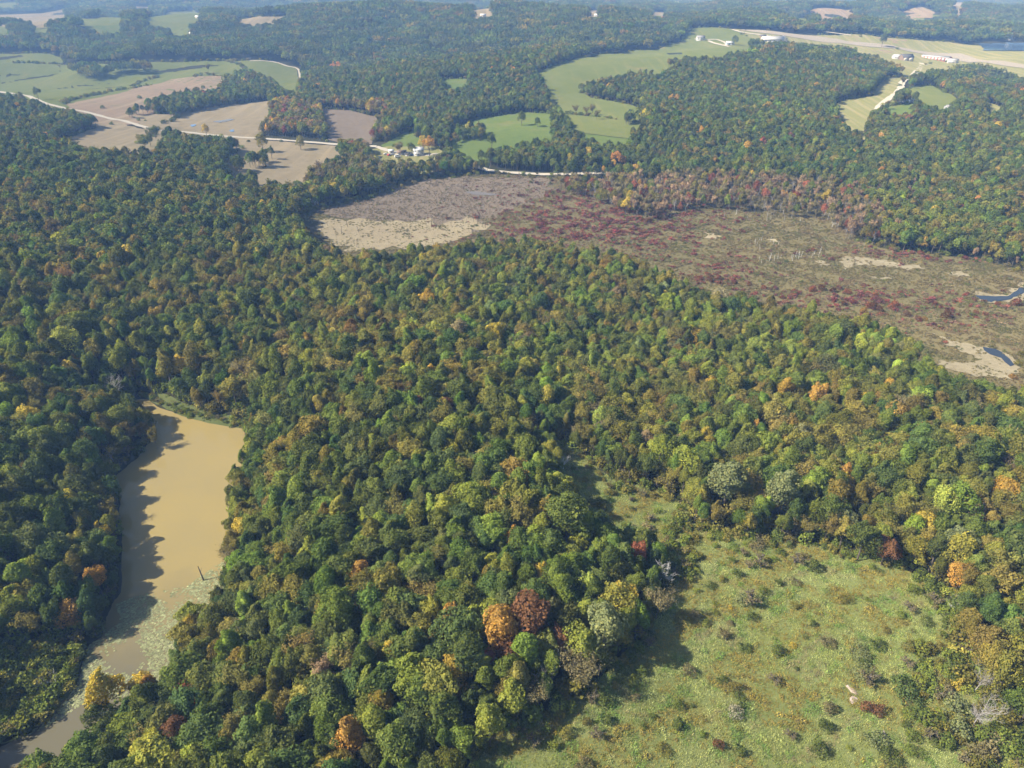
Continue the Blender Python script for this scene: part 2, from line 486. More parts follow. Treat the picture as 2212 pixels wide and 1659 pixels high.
P_MEADOW = field('meadow', [(900, 1900), (985, 1690), (1060, 1585), (1150, 1548), (1240, 1505), (1330, 1437), (1395, 1375), (1408, 1310), (1448, 1262), (1440, 1185), (1462, 1140), (1490, 1130), (1520, 1142),
                 (1600, 1160), (1700, 1166), (1820, 1192), (1905, 1212), (2010, 1250), (2075, 1330), (2072, 1400), (2110, 1480), (2140, 1560), (2300, 1640), (2350, 1900)], M_MEADOW, 0.12, mode=SEE, cell=4, wob=0.5)
P_STRIP = field('meadow', [(1475, 1160), (1440, 1120), (1400, 1085), (1330, 1064), (1265, 1036), (1222, 992), (1188, 958), (1212, 952), (1262, 985), (1300, 1020), (1350, 1042), (1430, 1060), (1490, 1100), (1510, 1150)], M_MEADOW, 0.16, canopy=17.0, cell=3, wob=0.6)
P_DAM = field('dam', [(300, 857), (345, 846), (400, 872), (470, 893), (540, 905), (556, 930), (533, 927), (450, 914), (400, 900), (360, 885), (317, 864)], M_DAM, 0.18, mode=SEE, wob=0.3)

# low scrub on the near left shore
P_SCRUB = field('scrub', [(-60, 1395), (60, 1385), (150, 1395), (186, 1398), (168, 1464), (143, 1506), (77, 1572), (0, 1610), (-60, 1625)], M_DAM, 0.15, mode=SEE, wob=0.4)

# the bog in the valley
P_BELT = cast([(1210, 404), (1330, 400), (1400, 396), (1480, 388), (1640, 396), (1800, 408), (1875, 445), (1905, 500), (1900, 532), (1830, 520), (1780, 480), (1640, 462), (1500, 452), (1440, 470), (1400, 480), (1340, 462), (1290, 440), (1210, 415)])
OPEN.append(P_BELT)
P_BOG = field('marsh', [(640, 470), (690, 448), (800, 425), (860, 398), (930, 386), (1010, 378), (1100, 377), (1210, 386), (1330, 390), (1480, 405), (1640, 420), (1800, 440), (1830, 470), (1850, 505),
              (1900, 535), (2000, 548), (2110, 560), (2230, 590), (2260, 700), (2260, 840), (2190, 836), (2110, 822), (2030, 792), (1990, 745), (1930, 712), (1840, 690), (1740, 665), (1640, 640),
              (1545, 628), (1490, 610), (1430, 575), (1330, 545), (1180, 520), (1060, 512), (980, 528), (850, 545), (740, 548), (690, 520), (660, 495)], M_MARSH, 0.25, canopy=12, wob=1.2)
P_GREYM = field('grey_marsh', [(670, 460), (800, 427), (870, 398), (1010, 381), (1180, 388), (1205, 410), (1140, 440), (1060, 470), (1040, 500), (880, 480), (770, 478)], M_GREYM, 0.4, mode=SEE, wob=6, rs=8)
P_PALE = field('pale_marsh_grass', [(668, 478), (770, 474), (880, 478), (1040, 478), (1062, 492), (985, 520), (850, 540), (745, 545), (700, 515)], M_PALE, 0.5, mode=SEE, wob=5.5, rs=7)
for q, pl in enumerate([[(1815, 556), (1860, 557), (1930, 566), (2008, 580), (1960, 581), (1900, 575), (1850, 574), (1825, 585), (1822, 570)], [(2041, 591), (2075, 588), (2097, 595), (2070, 600)],
           [(1760, 565), (1776, 563), (1792, 574), (1770, 580)], [(1870, 597), (1900, 600), (1930, 603), (1905, 606)], [(2090, 632), (2140, 634), (2170, 640), (2215, 600), (2240, 590), (2240, 640), (2180, 652), (2130, 656)],
           [(2012, 718), (2045, 735), (2110, 748), (2135, 752), (2185, 770), (2200, 800), (2185, 822), (2110, 815), (2040, 797), (2022, 780), (2070, 788), (2110, 780), (2100, 765), (2050, 750)],
           [(2196, 472), (2240, 480), (2240, 540), (2212, 520)], [(2035, 540), (2060, 542), (2050, 546)], [(1520, 505), (1560, 512), (1530, 516)], [(1650, 516), (1675, 517), (1665, 524)]]):
    field('sandbar', pl, M_SAND if q < 8 else M_PALE, 0.55, mode=SEE, wob=1.5, rs=2.2, seed=q + 5)
field('stream', [(2105, 640), (2135, 642), (2175, 642), (2230, 606), (2240, 618), (2180, 650), (2140, 654), (2118, 650)], M_WATER, 0.7, mode=SEE, wob=.5, rs=3)
field('stream', [(2121, 752), (2150, 757), (2172, 770), (2192, 792), (2180, 794), (2160, 776), (2138, 768)], M_WATER, 0.7, mode=SEE, wob=.7, rs=3)
field('bog_pool', [(1005, 416), (1030, 415), (1060, 419), (1080, 422), (1050, 424), (1015, 420)], M_PUDDLE, 0.7, mode=SEE, wob=.5, rs=3)

# fields by the road, upper left
FIELDS = [
    ('pasture', [(-40, 118), (110, 117), (142, 127), (120, 138), (-40, 140)], M_PAST), ('pasture', [(-40, 138), (120, 139), (250, 140), (330, 134), (480, 132), (512, 133), (534, 150), (495, 166), (440, 168), (320, 176), (290, 190), (140, 226), (100, 224), (70, 212), (30, 198), (-40, 186)], M_PAST),
    ('pasture', [(508, 133), (580, 132), (640, 148), (652, 180), (640, 192), (610, 186), (585, 165), (540, 152)], M_PAST),
    ('bare_field', [(140, 226), (290, 192), (370, 172), (480, 165), (497, 172), (470, 190), (350, 204), (330, 228), (290, 240), (245, 243), (190, 237)], M_BROWN),
    ('stubble_field', [(285, 252), (360, 247), (470, 228), (585, 218), (582, 242), (512, 292), (440, 286), (385, 280), (330, 272)], M_TAN),
    ('stubble_field', [(103, 318), (190, 283), (245, 264), (335, 286), (372, 292), (340, 314), (290, 320), (200, 314)], M_TAN),
    ('stubble_field', [(493, 298), (600, 306), (740, 318), (735, 332), (668, 354), (648, 385), (552, 386), (545, 362), (490, 374), (482, 356), (520, 322)], M_TAN),
    ('scrub_field', [(690, 236), (760, 240), (832, 258), (800, 281), (755, 289), (705, 272)], M_GREYM),
    ('pasture', [(1154, 162), (1231, 133), (1304, 117), (1371, 110), (1421, 108), (1475, 90), (1480, 78), (1497, 63), (1541, 60), (1581, 64), (1661, 79), (1690, 90), (1648, 95), (1600, 101), (1575, 106), (1558, 116),
                 (1480, 114), (1455, 132), (1421, 150), (1370, 144), (1304, 160), (1257, 173), (1254, 197), (1277, 213), (1321, 220), (1371, 230), (1404, 247), (1384, 264), (1335, 262), (1287, 254), (1240, 250),
                 (1221, 236), (1204, 217), (1187, 203), (1181, 187), (1174, 173)], M_PAST),
    ('pasture', [(1221, 249), (1331, 258), (1379, 273), (1354, 284), (1301, 288), (1284, 274), (1231, 256)], M_PASTD),
    ('pasture', [(975, 279), (1037, 257), (1131, 243), (1194, 247), (1196, 287), (1154, 288), (1087, 301), (1004, 318), (968, 312)], M_PASTD),
    ('pasture', [(824, 315), (854, 297), (897, 281), (902, 297), (926, 307), (872, 320)], M_PASTD), ('pasture', [(945, 172), (1012, 171), (1015, 178), (967, 188)], M_PASTD),
    ('farmyard', [(790, 326), (840, 318), (930, 316), (968, 330), (940, 340), (860, 346), (815, 342)], M_MOWN),
    ('hayfield', [(1795, 230), (1815, 218), (1885, 207), (1891, 187), (1921, 169), (1947, 168), (1943, 193), (1917, 218), (1888, 234), (1870, 267), (1838, 279), (1822, 254)], M_MOWN),
    ('hayfield', [(1856, 292), (1871, 294), (1869, 313), (1855, 313)], M_MOWN), ('hayfield', [(1862, 318), (1868, 318), (1863, 350), (1858, 350)], M_PASTD),
    ('lawn', [(1908, 230), (1983, 226), (1970, 241), (1922, 241)], M_PASTD), ('lawn', [(1948, 208), (1975, 186), (2015, 186), (2050, 203), (2078, 229), (2040, 232), (1990, 214)], M_PAST),
    ('hayfield', [(2126, 219), (2150, 228), (2182, 243), (2131, 251)], M_MOWN),
    ('airfield', [(1578, 64), (1680, 70), (1760, 78), (1840, 75), (1960, 86), (2050, 92), (2120, 100), (2260, 116), (2260, 168), (2212, 158), (2150, 142), (2095, 131), (2060, 142), (1985, 152), (1962, 140), (1920, 126), (1860, 106), (1740, 90), (1665, 86)], M_MOWN),
    ('pasture', [(1985, 145), (2040, 135), (2060, 140), (2030, 150), (1985, 160)], M_PASTD),
    ('bare_field', [(1775, 81), (1870, 80), (1958, 88), (1930, 96), (1900, 98), (1830, 92)], M_BROWN),
    ('pasture', [(310, 45), (360, 29), (419, 21), (440, 30), (430, 44), (383, 54), (323, 53)], M_PAST), ('stubble_field', [(-40, 33), (70, 30), (140, 20), (142, 37), (78, 43), (-40, 44)], M_TAN),
    ('pasture', [(110, 40), (200, 42), (270, 37), (262, 46), (180, 50)], M_PAST), ('pasture', [(202, 57), (262, 55), (255, 62), (208, 62)], M_PASTD), ('pasture', [(-40, 65), (22, 64), (10, 69), (-40, 70)], M_PAST),
    ('pasture', [(70, 61), (110, 59), (100, 65), (72, 65)], M_PAST), ('pasture', [(360, 67), (418, 64), (395, 75), (372, 74)], M_PAST), ('stubble_field', [(505, 42), (570, 38), (620, 37), (590, 45), (520, 46)], M_TAN),
    ('stubble_field', [(1020, 30), (1045, 20), (1060, 27), (1068, 37), (1030, 40)], M_TAN), ('stubble_field', [(1262, 27), (1288, 21), (1292, 37), (1275, 33)], M_TAN),
    ('pasture', [(1675, 42), (1750, 29), (1762, 36), (1740, 42)], M_PAST), ('stubble_field', [(1750, 22), (1775, 18), (1800, 19), (1842, 30), (1838, 37), (1775, 38)], M_BROWN),
    ('stubble_field', [(1940, 32), (1990, 14), (2018, 26), (2015, 32), (1965, 35)], M_BROWN), ('pasture', [(1960, 37), (2015, 32), (2040, 34), (2010, 42), (1965, 43)], M_PAST),
    ('stubble_field', [(2047, 5), (2097, 6), (2078, 15), (2084, 30), (2070, 32), (2064, 12)], M_TAN), ('pasture', [(-40, 8), (40, 6), (30, 13), (-40, 15)], M_PAST), ('stubble_field', [(1405, 27), (1440, 28), (1435, 31), (1410, 31)], M_TAN),
    ('stubble_field', [(1820, 14), (1840, 13), (1835, 18)], M_TAN), ('stubble_field', [(290, 15), (325, 16), (320, 20), (295, 20)], M_TAN),
]
FP = []
for k, (nm, pl, mt) in enumerate(FIELDS):
    d0 = 0.35 + 0.02 * (k % 7)
    far = min(p[1] for p in pl) < 110
    FP.append(field(nm, pl, mt, d0 + (0.9 if far else 0.25), canopy={9: 20.0, 10: 17.0, 11: 17.0}.get(k, CANOPY if not far else 17.0), seed=k + 3))
P_FARM = FP[13]
field('lake', [(2112, 97), (2160, 95), (2260, 98), (2260, 114), (2160, 112), (2128, 111)], M_SKYW, 2.6, mode=SEE)
field('farm_pond', [(1190, 206), (1204, 205), (1216, 209), (1205, 212), (1192, 210)], M_SKYW, 1.2, mode=SEE, wob=.6, rs=4)
field('puddle', [(410, 272), (422, 270), (424, 273), (414, 276)], M_SKYW, 1.0, mode=SEE, wob=.6, rs=4)
field('puddle', [(495, 284), (505, 281), (506, 286), (498, 287)], M_SKYW, 1.0, mode=SEE, wob=.6, rs=4)
field('puddle', [(460, 264), (500, 258), (508, 260), (475, 267)], M_PUDDLE, 1.0, mode=SEE, wob=.6, rs=4)
field('farm_pond', [(1438, 117), (1470, 116), (1474, 119), (1445, 120)], M_WATER, 1.6, mode=SEE)

field('verge', [(-40, 195), (40, 202), (75, 212), (140, 232), (185, 240), (240, 255), (270, 260), (270, 266), (240, 262), (185, 247), (140, 239), (100, 229), (75, 219), (40, 209), (-40, 202)], M_TAN, 0.5, canopy=11.0)
field('verge', [(330, 277), (400, 284), (500, 294), (500, 300), (400, 290), (330, 284)], M_TAN, 0.5, canopy=11.0)
ROADS = []
def road(name, pxs, width, mat, lift=0.9, clear=3.0, lifts=0.0):
    line = smooth_line(cast(pxs, lifts), 5)
    ROADS.append((line, width / 2 + clear))
    return ribbon(name, line, width, mat, lift, wob=0.12)
road('road', [(-40, 198), (0, 200), (40, 205), (75, 215), (100, 225), (140, 235), (185, 243), (240, 258), (270, 263), (330, 280), (400, 287), (500, 297), (600, 303), (737, 314), (812, 318)], 7.0, M_GRAVEL, 0.9, 15)
road('road', [(812, 318), (850, 330), (900, 337), (960, 335), (1000, 350), (1030, 361), (1060, 370), (1130, 376), (1200, 378), (1280, 376), (1340, 374), (1385, 372)], 6.0, M_GRAVEL, 0.8, 5)
road('farm_track', [(1893, 246), (1900, 232), (1922, 214), (1938, 202), (1945, 190), (1950, 178), (1975, 160), (1990, 143), (1982, 135), (1960, 133)], 8.0, M_GRAVEL, 1.4, 6)
road('farm_track', [(1920, 214), (1945, 219), (1985, 226)], 4.5, M_GRAVEL, 1.5, 3)
road('farm_track', [(1500, 86), (1520, 88), (1550, 88), (1566, 94), (1570, 100)], 6.0, M_GRAVEL, 1.9, 3)
road('farm_track', [(1530, 90), (1545, 96), (1575, 103)], 6.0, M_GRAVEL, 1.95, 3)
road('farm_track', [(1581, 65), (1600, 71), (1650, 78), (1664, 80)], 9.0, M_GRAVEL, 1.9, 3)
road('runway', [(1600, 67), (1680, 74), (1750, 84), (1850, 97), (1960, 110), (2060, 122), (2150, 136), (2260, 153)], 26.0, M_RUNWAY, 2.0, 12)
road('farm_track', [(1776, 70), (1800, 73), (1838, 78)], 7.0, M_GRAVEL, 1.9, 4)
road('farm_track', [(540, 133), (590, 135), (620, 144), (643, 150), (648, 165), (650, 190)], 4.0, M_GRAVEL, 1.3, 3)

# ------------------------------------------------------------------ tree shapes
def tube(verts, faces, p0, p1, r0, r1, sides=5):
    p0 = np.asarray(p0, float); p1 = np.asarray(p1, float)
    d = p1 - p0; L = np.linalg.norm(d) + 1e-9; d = d / L
    a = np.cross(d, [0, 0, 1.0] if abs(d[2]) < 0.9 else [1.0, 0, 0]); a /= np.linalg.norm(a); b = np.cross(d, a)
    n = len(verts)
    for q, r_ in ((p0, r0), (p1, r1)):
        for k in range(sides):
            t = 2 * math.pi * k / sides
            verts.append(q + r_ * (a * math.cos(t) + b * math.sin(t)))
    for k in range(sides):
        faces.append((n + k, n + (k + 1) % sides, n + sides + (k + 1) % sides, n + sides + k))

def branch_tree(seed, H, spread, levels=3, r0=0.28, kids=4, trunk_share=0.45, up=0.5, sides=4):
    """Trunk and limbs, each parting into thinner ones. Returns verts, faces and the twig ends."""
    r = random.Random(seed)
    V, Fc, tips = [], [], []
    def grow(p, d, L, rad, lev):
        segs = 3 if lev == 0 else 2
        for s in range(segs):
            nd = d + np.array([r.gauss(0, .12), r.gauss(0, .12), r.gauss(0, .06)]); nd /= np.linalg.norm(nd)
            q = p + nd * L / segs
            tube(V, Fc, p, q, rad * (1 - .28 * s / segs), rad * (1 - .28 * (s + 1) / segs), sides if lev < 2 else 3)
            if lev < levels:
                if not (lev == 0 and s == 0):
                    for k in range(kids - (1 if lev else 0)):
                        az = r.uniform(0, 6.283)
                        side = np.array([math.cos(az), math.sin(az), r.uniform(up - .3, up + .35)])
                        dd = nd * r.uniform(.25, .7) + side * spread; dd /= np.linalg.norm(dd)
                        grow(q, dd, L * r.uniform(.42, .68) * (0.9 if lev == 0 else 1), rad * r.uniform(.38, .52), lev + 1)
            else:
                tips.append(q)
            p, d = q, nd
    grow(np.zeros(3), np.array([0, 0, 1.0]), H * (trunk_share + .2), r0, 0)
    V = np.array(V); top = V[:, 2].max(); V *= H / top
    return V, np.array(Fc), np.array(tips) * H / top

def cards(pos, nrm, size, r, aspect=0.75):
    """Small leaf-spray faces at pos facing roughly along nrm."""
    n = len(pos)
    nrm = nrm / (np.linalg.norm(nrm, axis=1, keepdims=True) + 1e-9)
    ref = r.normal(0, 1, (n, 3))
    a = np.cross(nrm, ref); a /= np.linalg.norm(a, axis=1, keepdims=True) + 1e-9
    b = np.cross(nrm, a)
    s = (size * r.uniform(.6, 1.35, n))[:, None]
    bend = nrm * s * r.uniform(-.25, .25, n)[:, None]
    q = np.stack([pos - a * s * .5, pos - b * s * .5 * aspect + bend, pos + a * s * .5, pos + b * s * .5 * aspect + bend], 1)
    return q.reshape(-1, 3), np.arange(4 * n).reshape(-1, 4)

def crown_points(seed, R, Hc, nl, n, lobe=(.26, .42), low=-.45, jit=.45, taper=0.0, scatter=.07):
    """Leaf places on a crown of many rounded lobes: R radius, Hc height; z from 0 (crown base) up."""
    r = np.random.default_rng(seed)
    i = np.arange(nl) + .5
    z = 1 - i / nl * (1 - low)
    th = i * 2.39996 + r.uniform(0, 6.28)
    z = np.clip(z + r.normal(0, .07, nl), low, 1); rr = np.sqrt(np.maximum(0, 1 - z * z))
    d = np.stack([rr * np.cos(th), rr * np.sin(th), z], 1)
    stretch = r.uniform(.62, 1.12, nl)[:, None]
    C = d * np.array([R * .74, R * .74, Hc * .5 * .78]) * stretch
    if taper: C[:, :2] *= (1 - taper * (C[:, 2:3] / (Hc * .5) * .5 + .5))
    lr = R * r.uniform(lobe[0], lobe[1], nl)
    C = np.concatenate([C, d[:nl // 3] * np.array([R * .4, R * .4, Hc * .25])]); lr = np.concatenate([lr, np.full(nl // 3, R * .42)]); d = np.concatenate([d, d[:nl // 3]])
    w = lr ** 2; w[nl:] *= .35
    k = r.choice(len(C), n, p=w / w.sum())
    u = r.normal(0, 1, (n, 3)); u /= np.linalg.norm(u, axis=1, keepdims=True)
    dd = d[k] * .75 + np.array([0, 0, .25])
    dot = (u * dd).sum(1); u = np.where((dot < -.15)[:, None], u - 2 * dot[:, None] * dd / (np.linalg.norm(dd, axis=1, keepdims=True) ** 2), u)
    sq = np.where(Hc * .5 > R, 1.1, .85)
    pos = C[k] + u * lr[k][:, None] * np.array([1, 1, sq]) * (1 + r.normal(0, scatter, n))[:, None]
    wk = r.uniform(.55, 1.0, (3, 3)) * 2.2 / R; wp = r.uniform(0, 6.28, (3, 3))       # push the whole crown out of round
    pos = pos + R * .17 * np.stack([np.sin(pos @ wk[q] + wp[q, 0]) + .5 * np.sin(pos @ wk[q][::-1] * 1.9 + wp[q, 1]) for q in range(3)], 1)
    nv = u + r.normal(0, jit, (n, 3))
    lobe_v = r.uniform(.22, .78, len(C))
    lv = np.clip(lobe_v[k] + r.normal(0, .2, n), 0, 1)
    pos[:, 2] += Hc * .5
    return pos, nv, lv

class Shape:
    pass

def broadleaf(seed, H, R, Hc, nl, n, size, sides=5, **kw):
    """A leafy tree: trunk with limbs (verts, faces) and crown (verts, faces, lv)."""
    r = np.random.default_rng(seed + 900)
    pos, nv, lv = crown_points(seed, R, Hc, nl, n, **kw)
    pos[:, 2] += H - Hc
    s = Shape()
    s.cv, s.cf = cards(pos, nv, size, r)
    s.clv = np.repeat(lv, 4)
    V, Fc = [], []
    top = H - Hc * .4
    lean = r.normal(0, .25, 2)
    tube(V, Fc, (0, 0, -.6), (lean[0] * .4, lean[1] * .4, top * .5), .36, .27, sides)
    tube(V, Fc, (lean[0] * .4, lean[1] * .4, top * .5), (lean[0], lean[1], top), .27, .12, sides)
    for k in range(6):
        a = k * 1.05 + r.uniform(0, .6); z0 = lerp(H - Hc, top, k / 6) * .95
        tube(V, Fc, (lean[0] * z0 / top, lean[1] * z0 / top, z0), (math.cos(a) * R * .62, math.sin(a) * R * .62, z0 + Hc * r.uniform(.22, .38)), .13, .04, 4)
    s.tv, s.tf = np.array(V), np.array(Fc)
    return s

def airy(seed, H, R, n, size, per=5, levels=3):
    """A thin-leaved tree: limbs show between the sprays."""
    V, Fc, tips = branch_tree(seed, H * .96, .8, levels, .26, 4, .45, .45)
    r = np.random.default_rng(seed)
    sc = R / np.percentile(np.hypot(tips[:, 0], tips[:, 1]), 92)
    f = np.array([sc, sc, 1.0])
    mid = np.clip(V[:, 2] / H, 0, 1)[:, None] ** .5
    V = V * (1 + (f - 1) * mid); tips = tips * f
    k = r.choice(len(tips), n)
    pos = tips[k] + r.normal(0, R * .11, (n, 3))
    cen = np.array([0, 0, H * .6])
    nv = (pos - cen) / R + r.normal(0, .8, (n, 3)) + np.array([0, 0, .5])
    s = Shape()
    s.cv, s.cf = cards(pos, nv, size, r); s.clv = np.repeat(np.clip(r.normal(.5, .22, n), 0, 1), 4)
    s.tv, s.tf = V, Fc
    return s

def bare(seed, H, R, levels=3, kids=4):
    V, Fc, tips = branch_tree(seed, H, .75, levels, .24, kids, .5, .5)
    sc = R / np.percentile(np.hypot(tips[:, 0], tips[:, 1]), 92)
    mid = np.clip(V[:, 2] / H, 0, 1)[:, None] ** .5
    V = V * (1 + (np.array([sc, sc, 1.0]) - 1) * mid)
    s = Shape(); s.tv, s.tf = V, Fc; s.cv = None
    return s

def joined(name, s, trunk_mat=None):
    """One mesh of trunk and crown for the far wood."""
    trunk_mat = trunk_mat or BARK
    if s.cv is None:
        return mesh_np(name, s.tv, s.tf, None, [trunk_mat])
    v = np.concatenate([s.cv, s.tv]); f = np.concatenate([s.cf, s.tf + len(s.cv)])
    mi = np.concatenate([np.zeros(len(s.cf)), np.ones(len(s.tf))])
    return mesh_np(name, v, f, None, [LEAF, trunk_mat], attr={'lv': np.concatenate([s.clv, np.full(len(s.tv), .5)])}, mat_index=mi)

# ------------------------------------------------------------------ scattering of what nobody could count
def proto_collection(name, meshes):
    c = bpy.data.collections.new(name)
    for k, me in enumerate(meshes):
        o = bpy.data.objects.new('%s_form_%02d' % (name, k), me); c.objects.link(o)
    return c

def scatter(name, xyz, idx, scale, rot, tint, coll, label=None):
    n = len(xyz)
    me = bpy.data.meshes.new(name)
    me.vertices.add(n); me.vertices.foreach_set('co', np.asarray(xyz, np.float32).ravel())
    a = me.attributes.new('pick', 'INT', 'POINT'); a.data.foreach_set('value', np.asarray(idx, np.int32))
    a = me.attributes.new('size', 'FLOAT_VECTOR', 'POINT'); a.data.foreach_set('vector', np.asarray(scale, np.float32).ravel())
    a = me.attributes.new('turn', 'FLOAT_VECTOR', 'POINT'); a.data.foreach_set('vector', np.asarray(rot, np.float32).ravel())
    a = me.attributes.new('tint', 'FLOAT_COLOR', 'POINT'); a.data.foreach_set('color', np.column_stack([tint, np.ones(n)]).astype(np.float32).ravel())
    o = link(name, me, kind='stuff')
    if label: o['label'] = label
    g = bpy.data.node_groups.new(name, 'GeometryNodeTree')
    g.interface.new_socket('Geometry', in_out='INPUT', socket_type='NodeSocketGeometry')
    g.interface.new_socket('Geometry', in_out='OUTPUT', socket_type='NodeSocketGeometry')
    gi = g.nodes.new('NodeGroupInput'); go = g.nodes.new('NodeGroupOutput')
    ci = g.nodes.new('GeometryNodeCollectionInfo'); ci.inputs[0].default_value = coll
    ci.inputs['Separate Children'].default_value = True; ci.inputs['Reset Children'].default_value = True
    ip = g.nodes.new('GeometryNodeInstanceOnPoints')
    ip.inputs['Pick Instance'].default_value = True
    def at(nm, t):
        q = g.nodes.new('GeometryNodeInputNamedAttribute'); q.data_type = t; q.inputs[0].default_value = nm; return q.outputs[0]
    g.links.new(gi.outputs[0], ip.inputs['Points']); g.links.new(ci.outputs[0], ip.inputs['Instance'])
    g.links.new(at('pick', 'INT'), ip.inputs['Instance Index'])
    er = g.nodes.new('FunctionNodeEulerToRotation'); g.links.new(at('turn', 'FLOAT_VECTOR'), er.inputs[0])
    g.links.new(er.outputs[0], ip.inputs['Rotation']); g.links.new(at('size', 'FLOAT_VECTOR'), ip.inputs['Scale'])
    g.links.new(ip.outputs[0], go.inputs[0])
    md = o.modifiers.new('scatter', 'NODES'); md.node_group = g
    return o

# ------------------------------------------------------------------ woods
TINT = {'D': (0.120, 0.152, 0.037), 'B': (0.108, 0.150, 0.045), 'G': (0.168, 0.213, 0.042), 'L': (.235, .265, .05), 'O': (0.230, 0.213, 0.049), 'N': (0.209, 0.185, 0.050),
        'Y': (0.469, 0.364, 0.063), 'R': (0.449, 0.270, 0.067), 'C': (0.306, 0.120, 0.067), 'M': (0.194, 0.102, 0.050), 'K': (0.224, 0.196, 0.097), 'P': (0.316, 0.224, 0.139),
        'E': (0.204, 0.229, 0.101), 'S': (0.306, 0.291, 0.210)}
NEAR, MID = [], []
for k in range(6):
    R = 4.6 + .35 * (k % 3); Hc = 12.0 + .8 * (k % 3)
    NEAR.append(broadleaf(10 + k, 17.0, R, Hc, 38 + 4 * (k % 3), 3800, .56, lobe=(.2, .33), jit=.34))
    MID.append(broadleaf(40 + k, 17.0, R, Hc, 26, 1100, .98, sides=4, lobe=(.24, .36), jit=.36))
for k in range(3):
    NEAR.append(broadleaf(70 + k, 19.0, 4.0, 13.5, 42, 3600, .54, taper=.55, lobe=(.22, .36), jit=.34))
    MID.append(broadleaf(80 + k, 19.0, 4.0, 13.5, 22, 900, 1.0, sides=4, taper=.55))
for k in range(3):
    NEAR.append(airy(90 + k, 17.5, 4.6, 2300, .5))
    MID.append(airy(95 + k, 17.5, 4.4, 900, .85, levels=2))
NEAR.append(bare(120, 15.5, 4.2)); MID.append(bare(121, 15.5, 4.2, 3, 3))
NROUND, NOVAL, NAIRY, NBARE = range(0, 6), range(6, 9), range(9, 12), 12

def clump(seed, kind):
    """A patch of far wood: nine small trees."""
    r = np.random.default_rng(seed)
    V, Fc, L = [], [], []
    n0 = 0
    for i in range(3):
        for j in range(3):
            x, y = (i - 1) * 7.2 + r.normal(0, 1.5), (j - 1) * 7.2 + r.normal(0, 1.5)
            R = r.uniform(3.8, 5.2); H = r.uniform(14.5, 19.5); Hc = H * .62
            pos, nv, lv = crown_points(seed * 37 + i * 3 + j, R, Hc, 12, 150, taper=.4 if r.random() < .3 else 0)
            pos += np.array([x, y, H - Hc]); tone = r.uniform(-.42, .42)
            v, f = cards(pos, nv, 2.0, r)
            V.append(v); Fc.append(f + n0); n0 += len(v); L.append(np.clip(np.repeat(lv, 4) + tone, 0, 1))
    return mesh_np('wood_patch', np.concatenate(V), np.concatenate(Fc), None, [LEAF], attr={'lv': np.concatenate(L)})

FORMS = [joined('wood_tree', s, DEADWOOD if s.cv is None else BARK) for s in NEAR] + [joined('wood_tree', s, DEADWOOD if s.cv is None else BARK) for s in MID] + [clump(300 + k, 0) for k in range(5)]
NN = len(NEAR)

WOODS = [ground_poly([(a / 3, b / 3) for a, b in pl], 'wood') for pl in (
    [(385, 450), (450, 492), (555, 534), (630, 540), (765, 490), (950, 504), (1014, 490), (970, 420), (900, 395), (760, 400), (690, 410), (600, 385), (520, 410), (400, 430)],
    [(-120, 475), (0, 465), (225, 462), (321, 510), (231, 537), (81, 519), (-120, 525)], [(1030, 495), (1090, 440), (1210, 432), (1275, 445), (1281, 486), (1150, 505)],
    [(735, 750), (820, 680), (890, 670), (1000, 620), (1100, 590), (1250, 570), (1400, 570), (1430, 530), (1500, 470), (1640, 450), (1700, 490), (1800, 540), (1830, 590), (1750, 650), (1600, 672), (1400, 702),
     (1200, 742), (1130, 772), (1090, 742), (890, 742), (850, 782), (750, 770)],
    [(1500, 1095), (1560, 1000), (1640, 980), (1730, 1000), (1720, 1050), (1620, 1085), (1560, 1130)])]
WOODS += [ground_poly(pl, 'wood') for pl in ([(985, 280), (1000, 272), (1040, 277), (1046, 288), (1020, 296), (990, 294)], [(1196, 262), (1214, 258), (1228, 268), (1236, 285), (1205, 296)],
    [(1346, 245), (1362, 240), (1400, 256), (1390, 266), (1352, 262)], [(1444, 128), (1460, 120), (1480, 126), (1478, 150), (1446, 146)], [(1612, 100), (1618, 90), (1640, 92), (1644, 108)],
    [(1700, 68), (1740, 66), (1768, 76), (1735, 80)], [(1941, 190), (1950, 160), (1972, 165), (1966, 190), (1946, 207)], [(1883, 235), (1892, 222), (1916, 217), (1912, 230), (1893, 240)])]

def wave_noise(x, y, seed, w):
    r = np.random.default_rng(seed); s = 0
    wx = x + w * .45 * np.sin(y * 6.283 / (w * 2.3) + r.uniform(0, 6)) + w * .25 * np.sin((x + y) * 6.283 / (w * 1.1) + r.uniform(0, 6))
    wy = y + w * .45 * np.sin(x * 6.283 / (w * 2.7) + r.uniform(0, 6)) + w * .25 * np.sin((x - 1.4 * y) * 6.283 / (w * 1.3) + r.uniform(0, 6))
    for k in range(9):
        th, ph = r.uniform(0, 6.28, 2); q = w * r.uniform(.35, 2.2)
        s = s + np.sin((wx * math.cos(th) + wy * math.sin(th)) * 6.283 / q + ph) * (q / w) ** .5
    return s / 4.2

def candidates(spacing, dmin, dmax, seed):
    r = np.random.default_rng(seed)
    X = np.arange(-dmax * .9, dmax * .9, spacing); Y = np.arange(40, dmax, spacing * .87)
    gx, gy = np.meshgrid(X, Y)
    gx = gx + (np.arange(len(Y))[:, None] % 2) * spacing * .5
    gx = gx + r.uniform(-.36, .36, gx.shape) * spacing; gy = gy + r.uniform(-.36, .36, gy.shape) * spacing
    gx, gy = gx.ravel(), gy.ravel()
    d = np.hypot(gx, gy)
    m = (d >= dmin) & (d < dmax) & (np.abs(gx) < gy * .80 + 70)
    gx, gy = gx[m], gy[m]
    z = height(gx, gy)
    u, v, dep = to_px(gx, gy, z + 10)
    m = (dep > 5) & (u > -330) & (u < 2540) & (v < 1950)
    return gx[m], gy[m], z[m], u[m], v[m]

